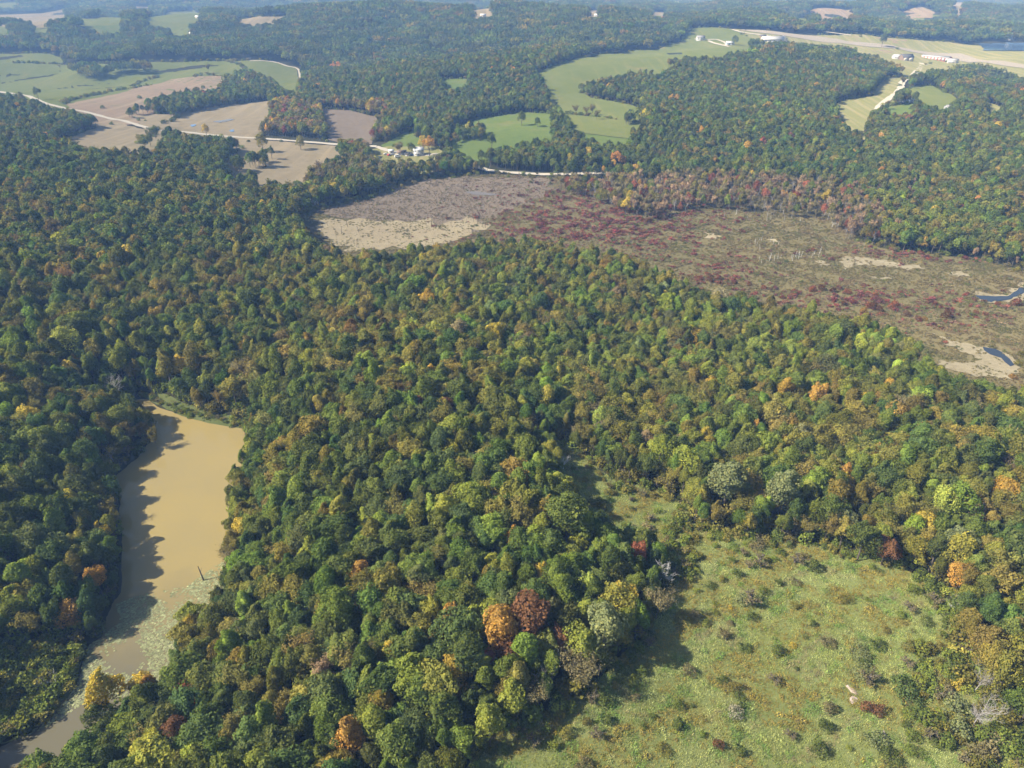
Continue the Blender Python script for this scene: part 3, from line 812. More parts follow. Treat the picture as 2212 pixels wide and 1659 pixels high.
ROADBOX = [(l, w, l.min(0) - w, l.max(0) + w) for l, w in ROADS]
def wooded(x, y, edge=0.0):
    ok = np.ones(x.shape, bool)
    for p in OPEN: ok &= ~inside(x, y, p)
    for p in WOODS: ok |= inside(x, y, p)
    for l, w, lo, hi in ROADBOX:
        m = (x > lo[0]) & (x < hi[0]) & (y > lo[1]) & (y < hi[1])
        if m.any():
            xs, ys = x[m], y[m]; best = np.full(xs.shape, 1e9)
            for a, b in zip(l[:-1], l[1:]):
                ab = b - a; L = ab @ ab + 1e-9
                t = np.clip(((xs - a[0]) * ab[0] + (ys - a[1]) * ab[1]) / L, 0, 1)
                best = np.minimum(best, np.hypot(xs - a[0] - t * ab[0], ys - a[1] - t * ab[1]))
            ok[np.where(m)[0][best < w]] = False
    return ok

KEYS = 'DBGLONYRCMKPES'
def palette(u, v):
    """Shares of each leaf colour in the part of the wood where a tree stands."""
    if v < 120: return dict(D=4, B=5, G=2, O=1.0, N=.5)
    if v < 385:
        if 500 < u < 840 and 215 < v < 315: return dict(N=4, K=3, R=.7, C=.5, Y=.5, O=2.5, G=2, P=.7)
        if 1150 < u < 1420 and 325 < v < 385: return dict(D=5, B=3, G=2, R=.5, Y=.4)
        if 640 < u < 960 and 330 < v < 440: return dict(K=4, N=3, D=2, O=1)
        if u > 1250: return dict(D=5, B=4, G=2.4, O=1.6, N=1.1, R=.06, Y=.06, C=.02)
        return dict(D=5, B=4, G=2.4, O=1.2, N=1.0, R=.04, C=.02)
    if u > 1150 and v < 480 and u < 1950: return dict(P=3, C=.5, K=4, S=3.5, N=2.5, O=2.5, Y=.15, R=.08, G=2, D=1.4)
    if u > 1800 and v < 600: return dict(D=4, G=3, O=3, N=2.0, R=.12, C=.25, P=.4, Y=.12)
    if u < 560 and v > 560:
        if v > 800: return dict(D=5, B=5, G=2, O=1.8, N=1.6, Y=.08, R=.06, L=.4)
        return dict(D=4, B=4, G=2, O=3, N=2, Y=.08, L=.6, K=.3)
    if u < 900 and v < 560: return dict(D=4, B=3, G=2, O=2, N=2, L=.4, Y=.2, K=1)
    if u < 1000 and v < 840: return dict(O=4.5, N=3, D=3, G=2.5, L=1.2, Y=.2, B=1.5, K=.3)
    if v < 820:
        return dict(O=3.4, N=2.2, D=3.4, G=3.6, L=1.8, B=1, Y=.15, K=.5, E=.3)
    if u > 1480: return dict(O=4.5, N=2.4, D=4, G=2.5, L=1.5, Y=.2, R=.07, B=1.6, K=.3)
    if u > 1250 and v < 1080: return dict(O=4, N=2.2, D=4, G=2.6, L=1.1, Y=.15, K=.6)
    return dict(D=6, B=4.2, G=4.6, L=1.4, O=2.6, N=.9, Y=.06, R=.015, M=.015)

def pick_tints(u, v, x, y, seed):
    r = np.random.default_rng(seed)
    n = len(u)
    keys = []
    w1 = wave_noise(x, y, 31, 45); w2 = wave_noise(x, y, 32, 70)
    for i in range(n):
        p = palette(u[i] + 60 * w2[i] * (1 if v[i] > 385 else .2), v[i])
        ks = list(p); ws = np.array([p[k] for k in ks], float)
        bias = {'D': w1[i], 'B': w1[i], 'G': -w1[i], 'O': w2[i], 'N': w2[i], 'L': -w2[i]}
        ws *= np.exp(np.array([bias.get(k, 0) for k in ks]) * .8)
        keys.append(ks[int(np.searchsorted(np.cumsum(ws) / ws.sum(), r.random()))])
    base = np.array([TINT[k] for k in keys])
    val = np.exp(r.normal(0, .17, (n, 1))); hue = np.exp(r.normal(0, .08, (n, 3)))
    return np.array(keys), base * val * hue

def pick_form(keys, r, near):
    out = np.zeros(len(keys), int)
    for i, k in enumerate(keys):
        if k == 'S': f = NBARE
        elif k in 'KNP': f = r.choice([9, 10, 11]) if r.random() < .62 else r.integers(0, 6)
        elif k == 'O': f = r.choice([9, 10, 11]) if r.random() < .25 else r.integers(0, 9)
        elif k in 'GL': f = r.integers(0, 9)
        else: f = r.integers(0, 7)
        out[i] = f
    return out

allp = []
# --- single trees near and in the middle distance
x, y, z, u, v = candidates(4.9, 55, 430, 1)
m = wooded(x, y)
x, y, z, u, v = x[m], y[m], z[m], u[m], v[m]
keys, tint = pick_tints(u, v, x, y, 2)
form = pick_form(keys, rng, True)
NEARSET = dict(x=x, y=y, z=z, u=u, v=v, keys=keys, tint=tint, form=form, s=rng.uniform(.46, .86, len(x)) * (1 + .12 * wave_noise(x, y, 8, 60)), rot=rng.uniform(0, 6.28, len(x)))
for pl, w in ((P_MEADOW, 7), (P_STRIP, 12), (P_DAM, 8), (P_SCRUB, 5), (POND, 11)):
    NEARSET['s'] *= lerp(.68, 1, np.clip(dist_poly(x, y, pl) / w, 0, 1))

# ------------------------------------------------------------------ trees one can tell apart
def empty(name, loc, rz=0.0, scale=1.0, label=None, cat=None, group=None):
    o = bpy.data.objects.new(name, None); COL.objects.link(o)
    o.empty_display_size = .5
    o.location = loc; o.rotation_euler = (0, 0, rz)
    o.scale = (scale, scale, scale) if isinstance(scale, (int, float)) else scale
    if label: o['label'] = label
    if cat: o['category'] = cat
    if group: o['group'] = group
    return o

CROWN_ME = [None if s.cv is None else mesh_np('crown', s.cv, s.cf, None, [LEAF], attr={'lv': s.clv}) for s in NEAR]
TRUNK_ME = [mesh_np('trunk', s.tv, s.tf, None, [BARK]) for s in NEAR]
DEAD_ME = [mesh_np('trunk', s.tv, s.tf, None, [DEADWOOD]) for s in (bare(500, 13, 3.6), bare(501, 14, 4.4, 3, 5), bare(502, 11, 3.0))]
PALE_ME = [mesh_np('trunk', s.tv, s.tf, None, [PALEWOOD]) for s in (bare(510, 12, 3.4), bare(511, 10, 3.8))]
FORM_R = [float(np.percentile(np.hypot(s.cv[:, 0], s.cv[:, 1]), 96)) if s.cv is not None else 4.2 for s in NEAR]

def tree(x, y, form, scale, tint, label, group=None, name='broadleaf_tree', rz=None, stretch=1.0):
    z = float(height(np.array([x]), np.array([y]))[0])
    t = empty(name, (x, y, z - .2), rnd.uniform(0, 6.28) if rz is None else rz, (scale * rnd.uniform(.92, 1.28), scale * rnd.uniform(.92, 1.28), scale * stretch), label, 'tree', group)
    link('trunk', TRUNK_ME[form], t)
    c = link('crown', CROWN_ME[form], t); c['tint'] = [float(q) for q in tint]
    return t

def dead_tree(x, y, me, scale, label, group=None, tilt=0.0, rz=None):
    z = float(height(np.array([x]), np.array([y]))[0])
    o = link('dead_tree', me, None, (x, y, z - .25), rnd.uniform(0, 6.28) if rz is None else rz, None, label, 'dead tree', group)
    o.scale = (scale,) * 3
    if tilt: o.rotation_euler = (tilt, 0, o.rotation_euler[2])
    return o

# picture point of the crown's middle, colour, crown radius in metres, what sets it apart
NOTABLE = [
    (220, 1486, 'Y', 4.0, 'yellow-green tree leaning over the lily pads at the narrow end'), (303, 1463, 'Y', 3.2, 'bright yellow tree behind the lily pad bay'), (320, 1493, 'R', 3.3, 'golden orange tree below the lily pad bay'),
    (413, 1486, 'C', 2.8, 'small pinkish red tree below the lily pads'), (703, 1443, 'P', 2.8, 'dull pink tree deep in the near wood'), (380, 1579, 'M', 3.2, 'rusty brown tree among dark green near the bottom'),
    (500, 1556, 'N', 4.0, 'olive brown oak near the bottom of the wood'), (533, 1479, 'N', 3.6, 'pale brown tree uphill of the pink tree'), (413, 1313, 'L', 4.0, 'lime green tree on the shore beside floating pads'),
    (403, 1347, 'Y', 3.6, 'pale gold shore tree beside the dead branches'), (533, 1149, 'Y', 4.8, 'large golden tree on the eastern pond shore'), (513, 1096, 'L', 3.6, 'yellow-green tree overhanging the pond middle'),
    (484, 1158, 'K', 3.8, 'thin grey-brown tree jutting out over the pond'), (593, 1009, 'N', 3.2, 'small brown crown uphill from the pond head'), (653, 1133, 'R', 2.4, 'small orange crown uphill of the golden shore tree'),
    (667, 1183, 'L', 3.4, 'yellowish crown below the small orange one'), (218, 1146, 'Y', 3.0, 'yellow crown on the shaded western bank'), (203, 1240, 'R', 3.0, 'orange-brown tree on the shaded western bank'),
    (143, 1318, 'R', 3.8, 'tall rust orange tree over the dark western shore'), (67, 1336, 'N', 4.0, 'brown-orange tree near the left picture edge'), (30, 1306, 'L', 4.4, 'yellow-green tree at the left picture edge'),
    (87, 1279, 'G', 3.2, 'fresh green round tree on the western bank'), (1084, 1379, 'R', 5.0, 'large orange tree beside the two maroon trees'), (1140, 1353, 'M', 5.0, 'large maroon tree behind the big orange tree'),
    (1200, 1378, 'M', 4.2, 'smaller maroon tree between orange and yellow crowns'), (1252, 1389, 'L', 4.4, 'yellow-green tree next to the smaller maroon tree'), (1347, 1289, 'Y', 4.0, 'amber orange tree at the meadow corner of the wood'),
    (1347, 1343, 'L', 3.4, 'bright lime tree at the wood edge above the meadow'), (1424, 1291, 'K', 3.8, 'grey-brown thin tree standing out into the meadow'), (974, 1329, 'R', 2.8, 'small bright orange crown in the wood middle'),
    (847, 1399, 'Y', 2.6, 'small bright yellow crown among dark green trees'), (1047, 1419, 'C', 2.6, 'red topped tree just below the big orange tree'), (752, 1593, 'R', 3.0, 'narrow apricot orange tree at the bottom of the wood'),
    (1257, 1453, 'K', 4.6, 'broad brown thin-leaved tree at the meadow edge'), (1154, 1492, 'K', 3.4, 'pinkish brown tree by the grey dead trees'), (1104, 1506, 'L', 3.8, 'lime and dark green tree near the meadow edge'),
    (1057, 1563, 'L', 3.6, 'yellow-green low tree at the meadow tip'), (1307, 1376, 'E', 5.0, 'pale grey-green tree at the meadow edge'), (984, 1379, 'B', 5.4, 'big blue-green tree left of the big orange tree'),
    (834, 1273, 'O', 4.6, 'broad olive crown in the wood middle'), (940, 1428, 'C', 2.0, 'tiny red crown left of the red topped tree'), (1057, 1345, 'L', 4.0, 'yellow-green tree above the big orange tree'),
    (1112, 923, 'C', 2.6, 'vivid red tree alone among far green crowns'), (1134, 1126, 'N', 5.2, 'broad bronze crown in the upper wood'), (1107, 1154, 'R', 2.4, 'little orange crown in front of the bronze one'),
    (1377, 1189, 'C', 3.0, 'salmon red tree near the meadow corner'), (1224, 1146, 'D', 6.0, 'huge dark green dome in the upper wood'), (1164, 1233, 'Y', 3.8, 'mustard yellow tree in the middle of the wood'),
    (964, 873, 'M', 2.8, 'dark maroon crown on the hill crest'), (900, 873, 'M', 3.0, 'dull maroon bare-looking crown on the hill crest'), (774, 1239, 'R', 3.4, 'orange yellow pair of crowns in the wood'),
    (977, 936, 'L', 4.2, 'bright yellow-green crown near the hill crest'), (807, 966, 'L', 3.8, 'lime crown on the slope above the pond'), (1004, 983, 'L', 3.4, 'lime crown below the bright one on the crest'),
    (1060, 859, 'G', 3.6, 'egg-shaped green tree on the hill crest'), (850, 909, 'P', 3.0, 'pinkish brown crown on the crest'), (967, 993, 'N', 3.2, 'brown crown beside the lime tree'),
    (1865, 1169, 'D', 5.2, 'round dark green tree standing at the meadow head'), (1918, 1178, 'M', 3.6, 'red-brown low tree beside the round dark one'), (1903, 1150, 'L', 2.8, 'lime tree behind the round dark one'),
    (1991, 1123, 'Y', 4.0, 'bright yellow tree above the meadow head'), (2081, 1235, 'R', 4.0, 'orange-gold tree right of the meadow head'), (1831, 1116, 'E', 3.4, 'pale half-bare tree above the meadow head'),
    (1668, 1033, 'L', 3.2, 'vivid yellow-green slim tree behind the meadow'), (1635, 926, 'R', 3.2, 'orange crown in the eastern wood'), (1691, 959, 'Y', 2.8, 'yellow crown in the eastern wood'),
    (1828, 1039, 'Y', 2.8, 'yellow crown far behind the round dark tree'), (1901, 974, 'R', 3.0, 'orange crown high in the eastern wood'), (1871, 859, 'Y', 3.4, 'amber crown near the marsh side'),
    (1775, 926, 'L', 3.0, 'lemon green crown in the eastern wood'), (1688, 1083, 'E', 5.6, 'large pale green tree behind the meadow'), (1568, 1066, 'E', 5.6, 'large grey-green tree by the grassy gap'),
    (2075, 1183, 'E', 5.0, 'grey-green broad tree right of the bright yellow one'), (253, 910, 'L', 5.2, 'lone yellow-green tree on the small pond headland'), (322, 905, 'N', 2.8, 'small brown tree at the headland tip'),
    (150, 800, 'Y', 4.2, 'golden crowns on the far left hillside'), (160, 775, 'R', 3.4, 'orange-brown crowns on the far left hillside'), (445, 822, 'L', 3.8, 'fresh green tree behind the pond dam'),
    (365, 812, 'O', 4.4, 'olive pointed tree behind the pond head'), (420, 800, 'N', 4.4, 'brown pointed tree behind the pond dam'), (505, 850, 'O', 5.0, 'tall olive tree at the end of the dam'), (525, 795, 'K', 4.6, 'thin tan tree with bare limbs behind the dam')]
for k in range(len(NOTABLE)):
    assert len(NOTABLE[k][4].split()) <= 12
npos = cast([(q[0], q[1]) for q in NOTABLE], [8.0 if q[3] > 3 else 9 for q in NOTABLE])
for k, q in enumerate(NOTABLE):      # shore trees stand on the shore, not in the water
    for h_ in (9, 10, 11, 12, 13, 14, 15, 16):
        if not inside(npos[k:k + 1, 0], npos[k:k + 1, 1], POND)[0]: break
        npos[k] = cast([(q[0], q[1])], h_)[0]
take = np.zeros(len(NEARSET['x']), bool)     # places in the wood that an object of its own fills
SHAPE = {'K': 10, 'N': 11, 'P': 9}
n_trees = 0
for (q, p) in zip(NOTABLE, npos):
    f = SHAPE.get(q[2], rnd.choice([0, 1, 2, 3, 4, 5]) if q[3] > 3 else rnd.choice([0, 3, 4]))
    if 'egg-shaped' in q[4] or 'pointed' in q[4] or 'narrow' in q[4] or 'slim' in q[4]: f = 7
    sc = q[3] * .95 / FORM_R[f]
    st = max(1.0, .72 / sc) if q[3] < 3.4 else 1.0
    tree(p[0], p[1], f, sc, np.array(TINT[q[2]]) * rnd.uniform(.92, 1.12), q[4], 'single coloured trees of the near woods', stretch=min(st, 1.5))
    n_trees += 1
    take |= np.hypot(NEARSET['x'] - p[0], NEARSET['y'] - p[1]) < q[3] * .55 + 1.0

COLOUR = {'D': 'dark green', 'B': 'blue-green', 'G': 'mid-green', 'L': 'lime green', 'O': 'olive', 'N': 'brownish', 'Y': 'yellow', 'R': 'orange', 'C': 'red', 'M': 'maroon', 'K': 'grey-brown', 'E': 'grey-green', 'P': 'pinkish', 'S': 'bare'}
ORD = ['', 'second ', 'third ', 'fourth ', 'fifth ', 'sixth ', 'seventh ', 'eighth ']
SHORT = [' '.join(q[4].split()[:7]) for q in NOTABLE]
def short(t):
    w = t.split()
    cut = len(w)
    for k in range(3, len(w)):
        if w[k] in ('at', 'on', 'in', 'of', 'beside', 'behind', 'below', 'above', 'among', 'between', 'next', 'near', 'by', 'uphill', 'leaning', 'overhanging', 'jutting', 'standing', 'over', 'high', 'deep', 'alone', 'far', 'just', 'left', 'right', 'with'):
            cut = k; break
    return ' '.join(w if len(w) <= 9 else w[:max(cut, 3)])
USED = {}
def relative_label(noun, u, v, marks, clear=None):
    """Name a thing by its side of the next thing that can be told apart at once."""
    d = [math.hypot(u - a, (v - b) * 1.2) for a, b, _ in marks]
    k = int(np.argmin(d)); a, b, ph = marks[k]
    dx, dy = u - a, v - b
    side = ('right of' if dx > 0 else 'left of') if abs(dx) > abs(dy) else ('in front of' if dy > 0 else 'behind')
    base = (noun, side, ph)
    n = USED.get(base, 0); USED[base] = n + 1
    t = '%s%s %s the %s' % (ORD[min(n, 7)], noun, side, ph)
    return t if len(t.split()) <= 16 else ' '.join(t.split()[:16])

umark = [(q[0], q[1], q[4] if len(q[4].split()) <= 9 else short(q[4])) for q in NOTABLE]
n = NEARSET
d3 = np.sqrt(n['x'] ** 2 + n['y'] ** 2 + (CAM_Z - n['z'] - 10) ** 2)
vis = (n['u'] > 6) & (n['u'] < 2206) & (n['v'] < 1668) & (n['v'] > 300) & ~take & (n['form'] != NBARE)
order = np.where(vis)[0]; order = order[np.argsort(d3[order] / n['s'][order] ** .5)]
pick = order[:300 - n_trees - 26]
near_mark = lambda i: min(math.hypot(n['u'][i] - a, n['v'][i] - b) for a, b, _ in umark)
for i in sorted(pick, key=near_mark):
    nm = 'tree'
    lab = relative_label(COLOUR[n['keys'][i]] + ' tree', n['u'][i], n['v'][i], umark)
    tree(n['x'][i], n['y'][i], int(n['form'][i]), float(n['s'][i]), n['tint'][i], lab, 'trees of the near wood', rz=float(n['rot'][i]))
take[pick] = True

# lone trees in the fields and by the farms
LONE = [(566, 312, 'O', 5.6, 'big spreading tree alone in the stubble field by the road'), (585, 327, 'D', 3.6, 'smaller dark tree next to the big field tree'), (567, 333, 'L', 3.6, 'lime tree in front of the big field tree'),
        (648, 308, 'O', 4.6, 'solitary tree in the stubble field below the road bend'), (1244, 236, 'K', 4.2, 'leftmost thin tree in the pasture by the creek'), (1267, 238, 'K', 4.0, 'second thin tree in the pasture row'),
        (1279, 236, 'K', 4.4, 'tall thin tree in the pasture row'), (1289, 245, 'N', 3.6, 'low thin tree at the end of the pasture row'), (1127, 257, 'D', 4.0, 'round dark tree alone on the green slope'), (1161, 259, 'B', 3.4, 'small round tree right of the lone slope tree'),
        (448, 149, 'N', 5.2, 'brown tree alone at the far pasture edge'), (80, 203, 'D', 4.6, 'dark tree by the bend of the far road'), (914, 308, 'Y', 4.6, 'yellow tree behind the farmhouse'), (927, 321, 'R', 5.4, 'amber tree right of the farmhouse'),
        (889, 319, 'D', 4.0, 'dark upright tree left of the farmhouse'), (861, 320, 'K', 4.6, 'purplish brown tree among the farm sheds'), (1062, 307, 'D', 4.4, 'dark round tree at the lower green slope edge'), (1588, 89, 'D', 5.5, 'dark tree between the airfield farm buildings'),
        (1906, 94, 'D', 7.0, 'dark tree on the brown field by the runway'), (1950, 175, 'N', 4.5, 'brown tree between lane and white house'), (444, 281, 'Y', 3.6, 'yellow tree above the road in the stubble fields'), (333, 284, 'D', 3.8, 'dark roadside tree by the field corner'),
        (322, 300, 'D', 3.4, 'dark tree in the field hedge below the road'), (310, 307, 'B', 3.2, 'blue-green tree in the field hedge below the road'), (1977, 213, 'D', 4.0, 'dark tree beside the red roofed house'), (1915, 223, 'N', 3.6, 'brown lane-side tree by the hayfield')]
lp = cast([(q[0], q[1]) for q in LONE], 7.5)
for q, p in zip(LONE, lp):
    f = SHAPE.get(q[2], rnd.choice([0, 1, 2, 4]))
    tree(p[0], p[1], f, q[3] / FORM_R[f], np.array(TINT[q[2]]), q[4], 'lone trees in the fields')

# dead and bare trees
for (uu, vv, me, sc, lab, tl) in [
    (247, 850, 1, 1.05, 'big bare grey tree at the head of the pond', 0), (243, 985, 0, .7, 'bare grey shrubby tree on the western pond bank', 0), (140, 1490, 3, .75, 'bleached fallen tree on the near scrub shore', .9),
    (372, 1362, 0, .62, 'dark dead branches at the lily pad shore', .5), (1160, 1452, 0, .75, 'grey dead tree by the meadow edge', 0), (1190, 1444, 3, .85, 'pale grey dead tree right of the darker dead one', 0),
    (1427, 1232, 4, .95, 'white broken dead tree at the meadow corner', .25), (1931, 885, 3, 1.0, 'pale bare tree standing above the eastern wood', 0), (1988, 1150, 3, .85, 'white dead tree right of the lime tree', 0),
    (1545, 1025, 3, .9, 'pale dead tree in the eastern wood', 0), (2118, 1465, 0, .8, 'bare tree in the scrub right of the meadow', 0), (2142, 1462, 1, .75, 'second bare tree in the right hand scrub', 0),
    (2118, 1545, 1, .95, 'low spreading bare tree in the lower right scrub', 0), (1215, 1010, 4, .6, 'fallen white branches beside the grassy gap', 1.0), (1225, 1268, 0, .7, 'bare brownish crown inside the wood', 0), (2090, 1300, 4, .7, 'white leaning dead trunk above the right scrub', .5),
    (1790, 462, 3, .85, 'tallest silvery bare tree behind the marsh', 0), (1800, 478, 4, .8, 'low silvery bare tree at the marsh back', 0), (1835, 452, 1, .8, 'rounded grey bare tree behind the marsh', 0), (1850, 462, 0, .75, 'grey bare tree right of the rounded one', 0), (1765, 455, 0, .75, 'grey bare tree left of the tallest silvery one', 0),
    (1720, 438, 3, .75, 'pale bare tree over the pinkish thicket', 0), (1560, 425, 1, .7, 'grey bare tree in the pinkish thicket middle', 0)]:
    p = cast([(uu, vv)], 5.0 if tl < .6 else 1.0)[0]
    dead_tree(p[0], p[1], (DEAD_ME + PALE_ME)[me], sc, lab, 'dead trees near the pond and meadow', tl)
p = cast([(443, 1262)])[0]
V, Fc = [], []
tube(V, Fc, (0, 0, -1), (-.9, .6, 5.5), .28, .10, 6); tube(V, Fc, (-.55, .35, 3.2), (-.2, 1.3, 4.3), .1, .03, 4)
link('dead_tree', mesh_np('dead_tree', V, np.array(Fc), None, [BARK]), None, (p[0], p[1], 0), 0, None, 'bare dead trunk leaning out of the muddy pond', 'dead tree')

# --- the rest of the wood
def wood_stuff(keep):
    P, I, S, T, R = [], [], [], [], []
    n = NEARSET
    k = keep
    P.append(np.column_stack([n['x'], n['y'], n['z'] - .2])[k]); I.append(n['form'][k]); T.append(n['tint'][k])
    sc = n['s'][k]; S.append(np.column_stack([sc * rng.uniform(.92, 1.34, len(sc)), sc * rng.uniform(.92, 1.34, len(sc)), .25 + sc * rng.uniform(.62, .9, len(sc))])); R.append(n['rot'][k])
    for spacing, d0, d1, sd in ((4.9, 430, 1200, 21),):
        x, y, z, u, v = candidates(spacing, d0, d1, sd)
        m = wooded(x, y)
        x, y, z, u, v = x[m], y[m], z[m], u[m], v[m]
        ks, tn = pick_tints(u, v, x, y, sd + 1)
        f = pick_form(ks, rng, False) + NN
        sc = rng.uniform(.44, .82, len(x)) * (1 + .1 * wave_noise(x, y, 8, 60))
        sc *= np.where(np.isin(ks, ['P', 'S', 'C', 'K']) & (v > 385), .62, 1)
        P.append(np.column_stack([x, y, z - .2])); I.append(f); T.append(tn); S.append(np.column_stack([sc * rng.uniform(.92, 1.34, len(sc)), sc * rng.uniform(.92, 1.34, len(sc)), .25 + sc * rng.uniform(.62, .9, len(sc))])); R.append(rng.uniform(0, 6.28, len(x)))
    for spacing, d0, d1, sd, g in ((15.5, 1200, 3000, 23, .76), (25, 3000, 9000, 25, 1.2)):
        x, y, z, u, v = candidates(spacing, d0, d1, sd)
        q = spacing * .4; m = (v < 400) & wooded(x, y) & wooded(x + q, y) & wooded(x - q, y) & wooded(x, y + q) & wooded(x, y - q)
        x, y, z, u, v = x[m], y[m], z[m], u[m], v[m]
        ks, tn = pick_tints(u, v, x, y, sd + 1)
        sc = rng.uniform(.85, 1.15, len(x)) * g
        P.append(np.column_stack([x, y, z - .5])); I.append(rng.integers(0, 5, len(x)) + 2 * NN); T.append(tn); S.append(np.column_stack([sc, sc, sc / g ** .7])); R.append(rng.uniform(0, 6.28, len(x)))
    P, I, S, T, R = map(np.concatenate, (P, I, S, T, R))
    print('wood instances', len(P))
    rot = np.column_stack([np.zeros(len(R)), np.zeros(len(R)), R])
    scatter('forest', P, I, S, rot, T, proto_collection('wood_forms', FORMS), 'mixed autumn broadleaf wood covering the hills')
wood_stuff(~take)

# ------------------------------------------------------------------ shrubs of the meadow
def bush(seed, H, R, n, size, nl=14, **kw):
    r = np.random.default_rng(seed)
    pos, nv, lv = crown_points(seed, R, H * 1.25, nl, n, low=-.8, lobe=(.3, .5), **kw)
    pos[:, 2] -= H * .22
    k = pos[:, 2] > .05; pos, nv, lv = pos[k], nv[k], lv[k]
    s = Shape(); s.cv, s.cf = cards(pos, nv, size, r); s.clv = np.repeat(lv, 4)
    V, Fc = [], []
    for k in range(5):
        a = k * 1.26; tube(V, Fc, (0, 0, -.3), (math.cos(a) * R * .5, math.sin(a) * R * .5, H * .75), .06, .02, 4)
    s.tv, s.tf = np.array(V), np.array(Fc)
    return s
BUSH = [bush(700, 2.6, 1.9, 620, .36), bush(701, 3.2, 1.7, 620, .36), bush(702, 2.2, 2.2, 620, .36, scatter=.16), airy(703, 3.0, 1.9, 420, .28, levels=2)]
BUSH_C = [mesh_np('foliage', s.cv, s.cf, None, [LEAF], attr={'lv': s.clv}) for s in BUSH]
BUSH_T = [mesh_np('stem', s.tv, s.tf, None, [BARK]) for s in BUSH]
def shrub(x, y, f, sc, tint, label, group):
    z = float(height(np.array([x]), np.array([y]))[0])
    t = empty('shrub', (x, y, z + .02), rnd.uniform(0, 6.28), (sc, sc, sc * rnd.uniform(.8, 1.1)), label, 'shrub', group)
    link('stem', BUSH_T[f], t)
    c = link('foliage', BUSH_C[f], t); c['tint'] = [float(q) for q in tint]

def c6(a): return [(1474.6 + p / 3, 1246 + q / 3, *r_) for p, q, *r_ in a]
def c5(a): return [(737.3 + p / 3, 1246 + q / 3, *r_) for p, q, *r_ in a]
def c3(a): return [(1474.6 + p / 3, 825.8 + q / 3, *r_) for p, q, *r_ in a]
SH = c6([(90, 85, .8, 'L'), (185, 55, 1, 'D'), (255, 15, .9, 'N'), (620, 40, 1, 'D'), (735, 30, 1, 'K'), (390, 150, 1.7, 'E'), (455, 175, 1.9, 'K'), (525, 95, 1.2, 'G'), (80, 250, 1.2, 'K'), (150, 300, .9, 'L'), (450, 255, 1.1, 'D'), (310, 295, .8, 'K'),
         (265, 375, 1.3, 'K'), (405, 455, 1.1, 'D'), (620, 480, 1.4, 'D'), (845, 305, .9, 'D'), (1060, 145, 1.2, 'N'), (1200, 140, .6, 'G'), (945, 425, 1.3, 'K'), (1265, 440, 1.3, 'D'), (1150, 495, 1.7, 'E'), (1470, 450, 1.2, 'N'), (1465, 570, 1.3, 'K'),
         (1165, 620, 1.6, 'E'), (1205, 690, 1.7, 'K'), (600, 670, 1.3, 'K'), (260, 665, .9, 'D'), (45, 610, 1.3, 'K'), (340, 715, 1.2, 'N'), (370, 775, .9, 'D'), (380, 835, .7, 'D'), (345, 880, 1.3, 'S'), (950, 855, 1.3, 'K'), (920, 970, 1.3, 'D'),
         (705, 1030, 1.1, 'K'), (890, 1120, 1.5, 'D'), (370, 1130, 1.2, 'D'), (230, 1090, 1.1, 'M'), (1080, 1105, .6, 'L'), (1430, 720, 2.0, 'B'), (1470, 800, 1.8, 'B'), (1195, 850, 1.4, 'M'), (1270, 870, 1.2, 'M'), (1490, 1030, 1.3, 'G'), (1250, 1060, 1.7, 'E'),
         (1350, 1170, 1.6, 'D'), (1810, 575, 1.4, 'N'), (1850, 320, 2.8, 'E'), (1420, 245, 1.0, 'G'), (1585, 285, 1.1, 'D'), (1480, 205, 1.4, 'K'), (1780, 860, 2.4, 'E'), (1790, 1000, 2.2, 'E'), (1600, 1020, 1.3, 'K'), (1640, 170, 1.5, 'K'), (1690, 470, 1.3, 'N'),
         (1560, 545, 1.0, 'D'), (1660, 780, 1.3, 'K'), (1450, 955, .8, 'D'), (1480, 885, 1.2, 'G'), (1510, 1130, 1.2, 'G'), (1900, 1150, 1.8, 'K'), (2100, 1080, 2.2, 'G'), (2080, 950, 2.2, 'O'), (1990, 780, 2.0, 'O'), (130, 1020, .7, 'G'), (60, 830, .5, 'D'),
         (720, 185, 1.2, 'O'), (215, 165, .6, 'L'), (212, 225, .7, 'L'), (312, 195, .6, 'Y'), (715, 440, .7, 'Y'), (800, 385, .5, 'D'), (740, 590, .5, 'D'), (1180, 560, 1.0, 'D'), (1690, 600, 1.2, 'L'), (1780, 700, 1.2, 'Y'), (1930, 540, 1.6, 'O'), (2090, 560, 1.8, 'O'), (1540, 660, 1.1, 'N'),
         (1320, 340, .8, 'N'), (1620, 90, 1.5, 'G'), (1500, 90, 1.4, 'G')])
SH += c5([(1860, 665, 1.3, 'L'), (1940, 620, 1.2, 'G'), (1490, 845, 1.3, 'G'), (1730, 930, 1.0, 'D'), (1640, 1030, 1.2, 'K'), (1370, 1095, 1.1, 'L'), (1325, 990, 1.0, 'G'), (1460, 1010, 1.2, 'O'), (1050, 1110, 1.1, 'G'), (950, 1085, 1.2, 'O'), (1260, 1075, 1.3, 'K'),
          (1710, 810, 1.3, 'D'), (1625, 810, 1.2, 'K'), (1910, 780, .9, 'K'), (2020, 900, .7, 'D'), (1960, 965, .6, 'D'), (2180, 960, 1.2, 'D'), (2090, 1120, 1.1, 'O'), (1570, 1225, 1.3, 'K'), (1590, 940, .9, 'N'), (1190, 1020, 1.0, 'G'), (2190, 830, 1.0, 'D'), (1420, 900, 1.1, 'O')])
